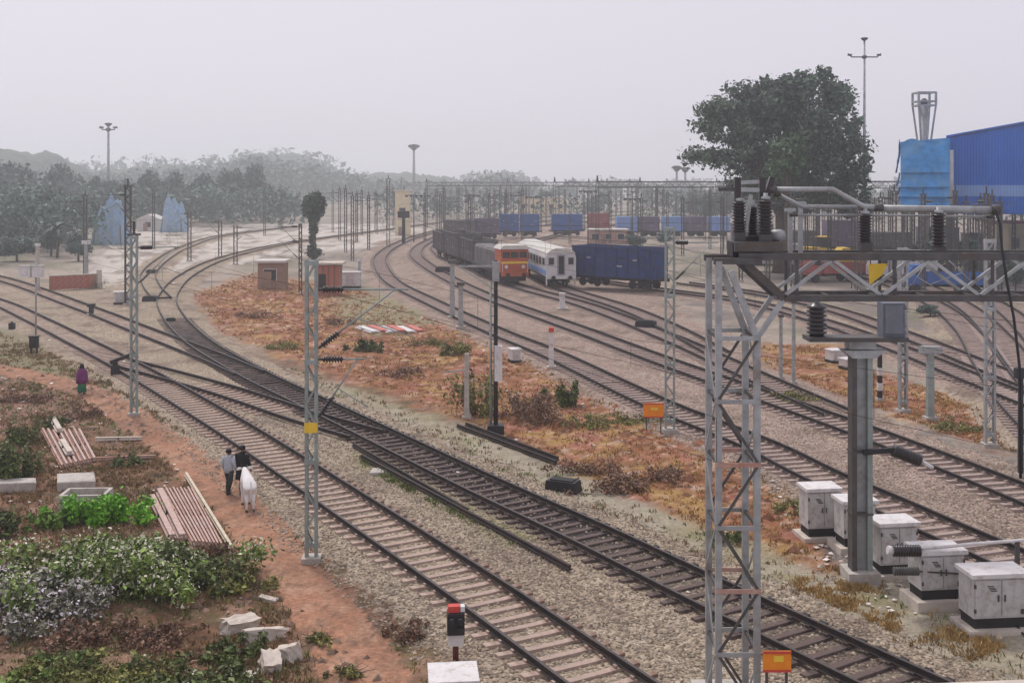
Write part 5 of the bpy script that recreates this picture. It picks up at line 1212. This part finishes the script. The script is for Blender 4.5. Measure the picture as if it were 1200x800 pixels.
far_wood('yard_scrub', 'low grey-green scrub and clutter across the far yard', [(430,219),(520,221),(640,219),(760,220),(850,217),(1000,219),(1250,216)], 330, .6, 9000, 47)
def palm():
    p = G(67, 302); h = wp(0, 268, p.y).z-p.z; t = thing('palm_tree', 'small dark palm before the left trees', 'palm', p)
    MB().tube([(0, 0, 0), (.1, 0, h*.5), (0, 0, h)], [.22, .16, .14], 8).build('trunk', bark, t); rng = random.Random(3)
    me = MB()
    for i in range(9): me.f.append((2*i, 2*i+1, 2*i+3, 2*i+2)); me.sm.append(True)
    for i in range(10): u = i/9; me.v.append((u*3.2, -.30*math.sin(u*2.9+.25), u*1.3-2.0*u*u)); me.v.append((u*3.2, .30*math.sin(u*2.9+.25), u*1.3-2.0*u*u))
    mm = me.mesh('frond'); mm.materials.append(leafmat('palm_leaf', (.025, .04, .03)))
    for i in range(16): o = link('frond', mm, None, t); o.location = (0, 0, h); o.rotation_euler = (0, rng.uniform(-.5, .3), i*2.4)
palm()
def bulb_tree():
    p = G(368, 304); h = wp(0, 224, p.y).z-p.z; k = p.y/F; t = thing('vine_clad_tree', 'tall pole-like tree with bulb-shaped dark crown behind the lattice mast', 'tree', p); rng = np.random.default_rng(77)
    bl = [(0, 0, h-14*k, 12*k, 11*k, 13*k), (-5*k, 0, h-19*k, 9*k, 9*k, 13*k), (5*k, 0, h-18*k, 9*k, 9*k, 13*k), (0, 0, h-32*k, 7*k, 6*k, 9*k), (-1*k, 0, h-44*k, 5*k, 5*k, 9*k), (-2*k, 0, h-56*k, 4*k, 4*k, 9*k), (-2*k, 0, h-68*k, 5*k, 5*k, 7*k), (0, 0, 1.0, 9*k, 6*k, 6*k)]
    V, Fq = leaves(bl, 5200, .22, rng, .5); link('crown', np_mesh('crown', V, Fq), leafmat('vine_leaf', (.065, .095, .07)), t); MB().tube([(0, 0, -.1), (-1.5*k, 0, h*.5), (0, 0, h*.8)], [.4, .35, .3], 8).build('trunk', bark, t)
bulb_tree()
# far woods: hazy masses on the skyline
far_wood('far_wood', 'hazy wooded skyline behind the yard', [(-250,185),(0,180),(90,200),(190,194),(280,180),(350,174),(380,192),(440,204),(540,211),(558,198),(590,198),(612,208),(640,213),(700,206),(722,204),(750,212),(830,216),(900,212),(1000,216),(1060,214),(1200,212),(1450,205)], 620, 1.5, 34000, 9)
far_wood('distant_wood', 'faintest wooded ridge in the haze', [(-300,182),(100,186),(270,178),(300,172),(355,168),(385,184),(450,198),(540,206),(560,190),(600,196),(640,206),(900,208),(1500,202)], 1000, 2.6, 18000, 19)
def hill(px0, px1, pt, Y, depth, label, seed):
    x0, x1 = (px0-600)/F*Y, (px1-600)/F*Y; ht = H+(YH-pt)/F*Y; n = 70; U, Vv = np.meshgrid(np.linspace(-1, 1, n+1), np.linspace(-1, 1, n+1))
    X = (x0+x1)/2+U*(x1-x0)/2; Yy = Y+Vv*depth; r = np.clip(1-np.abs(U)**2.6, 0, 1)*np.clip(1-np.abs(Vv)**2.6, 0, 1); Z = GZ-1+(ht+1)*r**.6*(.80+.22*fbm(U*3+seed, Vv*3, seed))+(fbm(X*.09, Yy*.09, seed+4)-.5)*9*np.sqrt(r)
    ii_ = (np.arange(n)[:, None]*(n+1)+np.arange(n)[None]).ravel()
    o = link('hills', np_mesh('hills', np.stack([X.ravel(), Yy.ravel(), Z.ravel()], 1), np.stack([ii_, ii_+1, ii_+n+2, ii_+n+1], 1), None, True), M('wooded_slope', (.075, .10, .075), .95, .45, .06, bump=.6)); tag(o, label, kind='structure')
hill(-130, 96, 170, 640, 90, 'rounded wooded hill at the far left', 3)
hill(60, 300, 194, 800, 90, 'low hazy ridge behind the left trees', 5)
hill(255, 402, 178, 900, 90, 'hazy rounded hill left of the picture middle', 7)
hill(370, 560, 202, 950, 80, 'faint low ridge in the haze', 9)
# shrubs on the left bank
def shrub(px, py, wd, ht, dp, label, mat, n, size, seed, nb=12, flowers=None, twig=True, name='shrub'):
    p = G(px, py); t = thing(name, label, 'bush', p); rng = np.random.default_rng(seed)
    nb = int(nb*2.6); bl = [(rng.normal()*wd*.26, rng.normal()*dp*.3, ht*rng.uniform(.08, .7)*math.exp(-rng.random()*.5), wd*rng.uniform(.05, .15), dp*rng.uniform(.07, .17), ht*rng.uniform(.12, .36)) for i in range(nb)]
    V, Fq = leaves(bl, n, size, rng, .4, .5, jit=.26); link('foliage', np_mesh('foliage', V, Fq), mat, t)
    if flowers:
        V, Fq = leaves([(b[0], b[1], b[2]+.05, b[3]*1.05, b[4]*1.05, b[5]*1.08) for b in bl], flowers[0], flowers[1], rng, .9, .8); V2 = V; tag(link('blossom', np_mesh('blossom', V2, Fq), flowers[2], t), kind='stuff')
    if twig:
        b = MB()
        for i in range(30):
            q = bl[i % nb]; b.tube([(q[0]*.4, q[1]*.4, -.05), (q[0]*.8, q[1]*.8, q[2]*.7), (q[0]+rng.normal()*.2, q[1]+rng.normal()*.2, q[2]+q[5]*rng.uniform(.8, 1.9))], [.02, .012, .005], 5)
        b.build('stem', bark, t)
    return t
lf_bright = leafmat('leaf_bright', (.16, .40, .03)); lf_green = leafmat('leaf_green', (.15, .215, .045), .65); lf_deep = leafmat('leaf_deep', (.10, .13, .038), .65); lf_grey = leafmat('leaf_greyish', (.15, .15, .10), .6); lf_olive = leafmat('leaf_olive', (.19, .19, .055), .55)
lf_dry = leafmat('dry_leaf', (.20, .115, .075), .5); bloss = M('pale_blossom', (.60, .57, .44), .8, .1, 3, island=.35); lilac = M('greyish_blossom', (.54, .49, .50), .8, .1, 3, island=.35)
shrub(118, 612, 2.7, 1.35, 1.4, 'bright yellow-green bush beside the concrete trough', lf_bright, 4600, .08, 1, 16)
shrub(60, 618, 1.3, .6, 1.0, 'small lime-green bush left of the bright bush', leafmat('leaf_lime', (.15, .25, .04)), 1300, .07, 2, 7)
shrub(120, 690, 5.6, 1.6, 3.0, 'large dark green bush dotted with pale blossoms', lf_green, 9500, .075, 3, 26, (4600, .048, bloss))
shrub(40, 722, 3.6, 1.1, 2.4, 'greyish flowering bush at the left edge', lf_grey, 5000, .07, 4, 18, (3200, .046, lilac))
shrub(215, 690, 2.8, 1.3, 1.8, 'dark green bush right of the blossoming one, below the bar pile', lf_deep, 3600, .075, 5, 12, (260, .04, bloss))
shrub(5, 565, 1.9, 2.0, 1.6, 'dark bush at the left edge beside the far bar pile', lf_deep, 2600, .085, 6, 12)
shrub(-8, 625, 2.2, 1.0, 1.6, 'dark brown-green scrub under the concrete beam at left edge', lf_deep, 2000, .07, 7, 10)
shrub(110, 812, 3.4, .75, 1.5, 'low green weeds at the bottom left corner', lf_olive, 3600, .06, 8, 15)
shrub(215, 815, 3.0, .75, 1.5, 'dark low bush at the bottom edge left of the rubble', lf_deep, 3400, .065, 9, 14, (160, .035, bloss))
shrub(20, 815, 2.6, .8, 1.6, 'mid-green low bush in the bottom left corner', lf_green, 2600, .065, 10, 12)
shrub(275, 690, 1.6, .7, 1.3, 'brownish green scrub beside the footpath above the rubble', lf_olive, 1500, .06, 12, 10)
shrub(375, 748, .7, .25, .6, 'small green weed on the footpath edge right of rubble', lf_olive, 420, .045, 13, 6); shrub(405, 790, .9, .25, .7, 'small weed patch at the foot of the footpath', lf_olive, 420, .045, 14, 6)
shrub(150, 545, 1.1, .55, .9, 'small dark weed between the two bar piles', lf_deep, 800, .055, 15, 7); shrub(60, 500, 1.5, .6, 1.0, 'low dark weed behind the far bar pile', lf_deep, 900, .06, 16, 7)
shrub(428, 411, 2.0, 1.1, 1.4, 'lone green bush on the orange waste ground', leafmat('leaf_mid2', (.10, .13, .05)), 1500, .09, 17, 9)
shrub(664, 476, 1.6, 1.7, 1.2, 'dark green plant near the white marker post', lf_deep, 1500, .085, 18, 9); shrub(560, 486, 2.0, 3.2, 1.4, 'thin yellowish-green shrub around the signal post foot', lf_olive, 1500, .08, 19, 12)
shrub(618, 488, 2.6, 1.7, 1.6, 'reddish-brown dead brush right of the signal post', lf_dry, 2600, .06, 20, 12); shrub(725, 575, 2.4, .6, 1.6, 'dark reddish dead brush on the waste ground near the portal tower', lf_dry, 1600, .055, 21, 10)
shrub(533, 415, 2.2, 1.3, 1.4, 'dry olive shrub around the paired grey posts', lf_olive, 1300, .08, 22, 9); shrub(480, 745, .9, .5, .8, 'low weed left of the shunting signal', lf_dry, 700, .05, 23, 8); shrub(852, 632, 1.2, .5, .9, 'green weed tuft behind the portal tower legs', lf_deep, 700, .06, 24, 7)
shrub(60, 668, 2.2, .9, 1.8, 'olive bush between the lime bush and the grey bush', lf_olive, 2200, .07, 51, 12, (300, .04, bloss))
shrub(165, 648, 1.8, .8, 1.4, 'mid-green bush just below the bright bush', lf_green, 1900, .07, 52, 10, (200, .04, bloss))
shrub(95, 755, 2.2, .55, 1.6, 'withered brown scrub above the corner weeds', lf_dry, 1900, .055, 53, 12)
shrub(190, 752, 2.0, .5, 1.4, 'withered brown scrub left of the rubble', lf_dry, 1500, .05, 54, 11)
shrub(265, 772, 1.4, .55, 1.0, 'dark green scrub wrapping the lower rubble', lf_deep, 1300, .06, 55, 9)
shrub(70, 790, 2.0, .7, 1.2, 'yellow-green weeds in front of the grey bush', leafmat('leaf_yg', (.13, .19, .05)), 1500, .055, 56, 10)
shrub(250, 655, 1.2, .5, 1.0, 'brown scrub at the lower end of the near bar pile', lf_dry, 900, .05, 57, 8)
shrub(20, 520, 1.5, 1.1, 1.3, 'dark scrub left of the far bar pile', lf_deep, 1300, .07, 58, 9)
shrub(95, 488, 2.2, .45, 1.4, 'reddish withered scrub behind the far bar pile', lf_dry, 1300, .05, 59, 10)
shrub(30, 470, 2.6, .5, 1.6, 'reddish withered scrub at the left edge below the black box', lf_dry, 1500, .05, 60, 11)
for i, (x, y, w_, h_, m_, l) in enumerate([(140,292,6.0,2.2,lf_deep,'dark scrub at the foot of the nearer blue tarpaulin'),(205,277,7.0,2.4,lf_deep,'dark scrub at the foot of the farther blue tarpaulin'),(100,338,5.0,1.6,lf_deep,'dark scrub behind the low brick wall'),(640,498,3.0,1.2,lf_dry,'reddish dead brush in front of the dark green plant'),(690,500,2.6,.6,lf_olive,'yellow-green weeds below the marker post'),(735,495,3.0,.5,lf_olive,'yellow-green weeds left of the orange yard board'),(700,552,3.2,.5,lf_dry,'purple-brown withered patch beside the gravel'),(775,560,2.4,.45,lf_dry,'rusty withered patch left of the portal tower'),(470,440,2.6,.6,lf_dry,'rusty withered patch right of the lattice mast'),(330,408,2.6,.6,lf_olive,'yellow-green weeds by the bend of the oily track'),(500,405,3.0,.7,lf_olive,'dry olive weeds right of the painted boards'),(400,380,3.0,.8,lf_dry,'withered brown patch below the white cabinet'),(300,372,3.4,.8,lf_dry,'withered brown patch below the brown hut'),(930,470,2.6,.5,lf_olive,'yellowish weeds behind the grey stand'),(1120,505,2.6,.5,lf_olive,'yellowish weeds near the right lattice mast'),(940,600,1.8,.4,lf_olive,'weeds left of the farthest cabinet')]):
    shrub(x, y, w_, h_, 1.8, l, m_, 1300, .05, 200+i, 12, name='weed_patch')
# grass as countless blades
def grass(name, label, polys, n, hgt, mat, seed, dens=None):
    rng = np.random.default_rng(seed); xs, ys = [], []
    for poly, frac in polys:
        P = np.array([at(x, y) for x, y in poly]); lo, hi = P.min(0), P.max(0); m = int(n*frac); got = 0
        while got < m:
            q = rng.uniform(lo, hi, (m*3, 2)); 
            k = inpoly(q[:, 0], q[:, 1], [tuple(p) for p in P]); k &= fbm(q[:, 0]*.7, q[:, 1]*.7, seed, 3) > rng.uniform(.38, .62, len(q)); k &= rng.random(len(q)) < np.clip((32/np.maximum(q[:, 1], 1))**1.2, .12, 1)
            q = q[k][:m-got]
            if not len(q): break
            xs.append(q[:, 0]); ys.append(q[:, 1]); got += len(q)
    X = np.concatenate(xs); Y = np.concatenate(ys); d = np.array([KD.find((a, b, 0))[2] for a, b in zip(X, Y)]); kp = (d > 1.95) & (np.array([KP.find((a, b, 0))[2] for a, b in zip(X, Y)]) > .95); X, Y, d = X[kp], Y[kp], d[kp]
    nb = 6; X = np.repeat(X, nb); Y = np.repeat(Y, nb); d = np.repeat(d, nb); Z = height(X, Y, d); m = len(X)
    X = X+rng.normal(size=m)*.07; Y = Y+rng.normal(size=m)*.07; a = rng.uniform(0, 6.28, m); l = hgt*rng.uniform(.4, 1.3, m); lean = rng.uniform(.1, .9, m)*l; b = rng.uniform(0, 6.28, m); wd = rng.uniform(.008, .02, m)*(1+Y/70)
    base = np.stack([X, Y, Z-.02], 1); sx = np.stack([np.cos(a)*wd, np.sin(a)*wd, 0*a], 1); tip = base+np.stack([np.cos(b)*lean, np.sin(b)*lean, l], 1); midp = (base+tip)/2+np.stack([0*a, 0*a, l*.12], 1)
    V = np.stack([base-sx, base+sx, midp+sx*.8, tip, midp-sx*.8], 1).reshape(-1, 3); o5 = np.arange(m)*5
    Fq = np.stack([o5, o5+1, o5+2, o5+3, o5+4], 1)
    tag(link(name, np_mesh(name, V, Fq), mat), label, 'grass', kind='stuff')
dry = M('dry_grass', (.40, .26, .10), .9, .25, .5, island=.4); dry_r = M('rusty_grass', (.33, .16, .07), .9, .25, .5, island=.4); gr = M('green_grass', (.17, .20, .065), .9, .3, .5, island=.4)
grass('dry_grass', 'dry yellow grass on the orange waste ground', [(POLY['orange'], .62), (POLY['orange2'], .2), ([(940,640),(1000,680),(1090,720),(1180,760),(1120,780),(1000,720),(930,690)], .18)], 3600, .13, dry, 31)
grass('rusty_grass', 'reddish withered grass on the waste ground', [(POLY['orange'], .75), (POLY['orange2'], .25)], 3000, .11, dry_r, 32)
grass('green_grass', 'short green weeds along the tracks and bank', [(POLY['strip'], .25), ([(0,400),(150,450),(300,580),(250,640),(100,560),(0,520)], .2), ([(280,620),(340,620),(480,760),(500,800),(0,820),(0,700),(200,700)], .15), (POLY['gravelshoulder'], .04)], 4200, .13, gr, 33)
grass('withered_bank_grass', 'withered brown grass on the left bank', [([(0,390),(150,450),(320,600),(480,780),(470,830),(0,830)], .8), (POLY['gravelshoulder'], .03)], 7000, .15, M('brown_grass', (.27, .185, .095), .9, .3, .5, island=.4), 34)
def clods(name, label, poly, n, lo, hi, mat, seed):
    rng = np.random.default_rng(seed); A_ = np.array([at(x, y) for x, y in poly]); q = rng.uniform(A_.min(0), A_.max(0), (n*5, 2)); P = q[inpoly(q[:, 0], q[:, 1], [tuple(p) for p in A_]) & (fbm(q[:, 0]*.5, q[:, 1]*.5, seed) > rng.uniform(.4, .6, len(q)))][:n]
    d = np.array([KD.find((x, y, 0))[2] for x, y in P]); k = d > 1.9; P = P[k]; d = d[k]; z = height(P[:, 0], P[:, 1], d); m = len(P); sz = lo+(hi-lo)*rng.random(m)**3
    base = np.array([(1,0,0),(.6,.7,.1),(0,1,0),(-.7,.6,0),(-1,0,.1),(-.6,-.7,0),(0,-1,0),(.7,-.7,.1),(.2,.1,.8),(-.3,.2,.7)], float)
    V = base[None]*sz[:, None, None]*rng.uniform(.65, 1.3, (m, 10, 1)); a = rng.uniform(0, 6.28, m); ca, sa = np.cos(a)[:, None], np.sin(a)[:, None]
    V = np.stack([V[:, :, 0]*ca-V[:, :, 1]*sa, V[:, :, 0]*sa+V[:, :, 1]*ca, V[:, :, 2]], 2)+np.concatenate([P, (z-.01)[:, None]], 1)[:, None]
    f = np.array([(0,1,8),(1,2,8),(2,9,8),(2,3,9),(3,4,9),(4,5,9),(5,6,9),(6,8,9),(6,7,8),(7,0,8)])
    tag(link(name, np_mesh(name, V.reshape(-1, 3), (f[None]+(np.arange(m)*10)[:, None, None]).reshape(-1, 3)), mat), label, 'earth', kind='stuff')
clods('earth_clods', 'red-brown earth clods on the waste ground', POLY['orange'], 1500, .04, .30, M('clod', (.27, .125, .075), .95, .3, 2, island=.35, bump=.3), 71)
clods('bank_clods', 'brown clods and stones on the left bank', [(0,430),(130,450),(330,690),(480,800),(0,820)], 1500, .03, .20, M('bank_clod', (.24, .16, .115), .95, .3, 2, island=.4, bump=.3), 72)
clods('yard_stones', 'pale stones among the right hand grass', [(900,560),(1000,600),(1230,770),(1000,740),(900,690)], 500, .03, .12, M('yard_stone', (.40, .33, .27), .95, .3, 2, island=.4), 73)
# scattered scraps of paper and plastic, fallen leaves
def litter(name, label, polys, n, size, mat, seed):
    rng = np.random.default_rng(seed); P = []
    for poly in polys:
        A_ = np.array([at(x, y) for x, y in poly]); q = rng.uniform(A_.min(0), A_.max(0), (n*4, 2)); P.append(q[inpoly(q[:, 0], q[:, 1], [tuple(p) for p in A_])][:n])
    P = np.concatenate(P); d = np.array([KD.find((a, b, 0))[2] for a, b in P]); z = height(P[:, 0], P[:, 1], d)+.03; m = len(P); s = size*rng.uniform(.4, 1.3, m)*(1+P[:, 1]/60); a = rng.uniform(0, 6.28, m)
    V = np.stack([np.stack([P[:, 0]+np.cos(a+k*1.57)*s*rng.uniform(.6, 1.2, m), P[:, 1]+np.sin(a+k*1.57)*s*rng.uniform(.6, 1.2, m), z+rng.uniform(0, .5, m)*s], 1) for k in range(4)], 1)
    tag(link(name, np_mesh(name, V.reshape(-1, 3), np.arange(m*4).reshape(m, 4)), mat), label, 'litter', kind='stuff')
litter('paper_scraps', 'scattered pale scraps of paper and plastic', [POLY['orange'], [(0,440),(130,450),(300,640),(330,720),(180,700),(0,620)], [(900,560),(1000,600),(1200,760),(1000,720)], POLY['leftyard']], 110, .055, M('scrap', (.66, .60, .56), .7, .1, 2, island=.25), 41)
litter('fallen_leaves', 'brown leaf litter on the left bank', [[(0,440),(130,450),(330,720),(380,800),(0,800)]], 2600, .035, lf_dry, 42)
# ------------------------------------------------------------------ haze
hz = MB().box((0, 1000, 29), (4600, 2300, 62)).build('haze', None); tag(hz, 'pale winter haze over the yard', 'haze', kind='stuff')
hm = bpy.data.materials.new('haze_air'); hm.use_nodes = True; n = hm.node_tree; n.nodes.clear()
pv = n.nodes.new('ShaderNodeVolumePrincipled'); pv.inputs['Color'].default_value = (.93, .965, 1.0, 1); pv.inputs['Density'].default_value = .00085; pv.inputs['Anisotropy'].default_value = .6
oo = n.nodes.new('ShaderNodeOutputMaterial'); n.links.new(pv.outputs[0], oo.inputs['Volume']); hz.data.materials.append(hm)
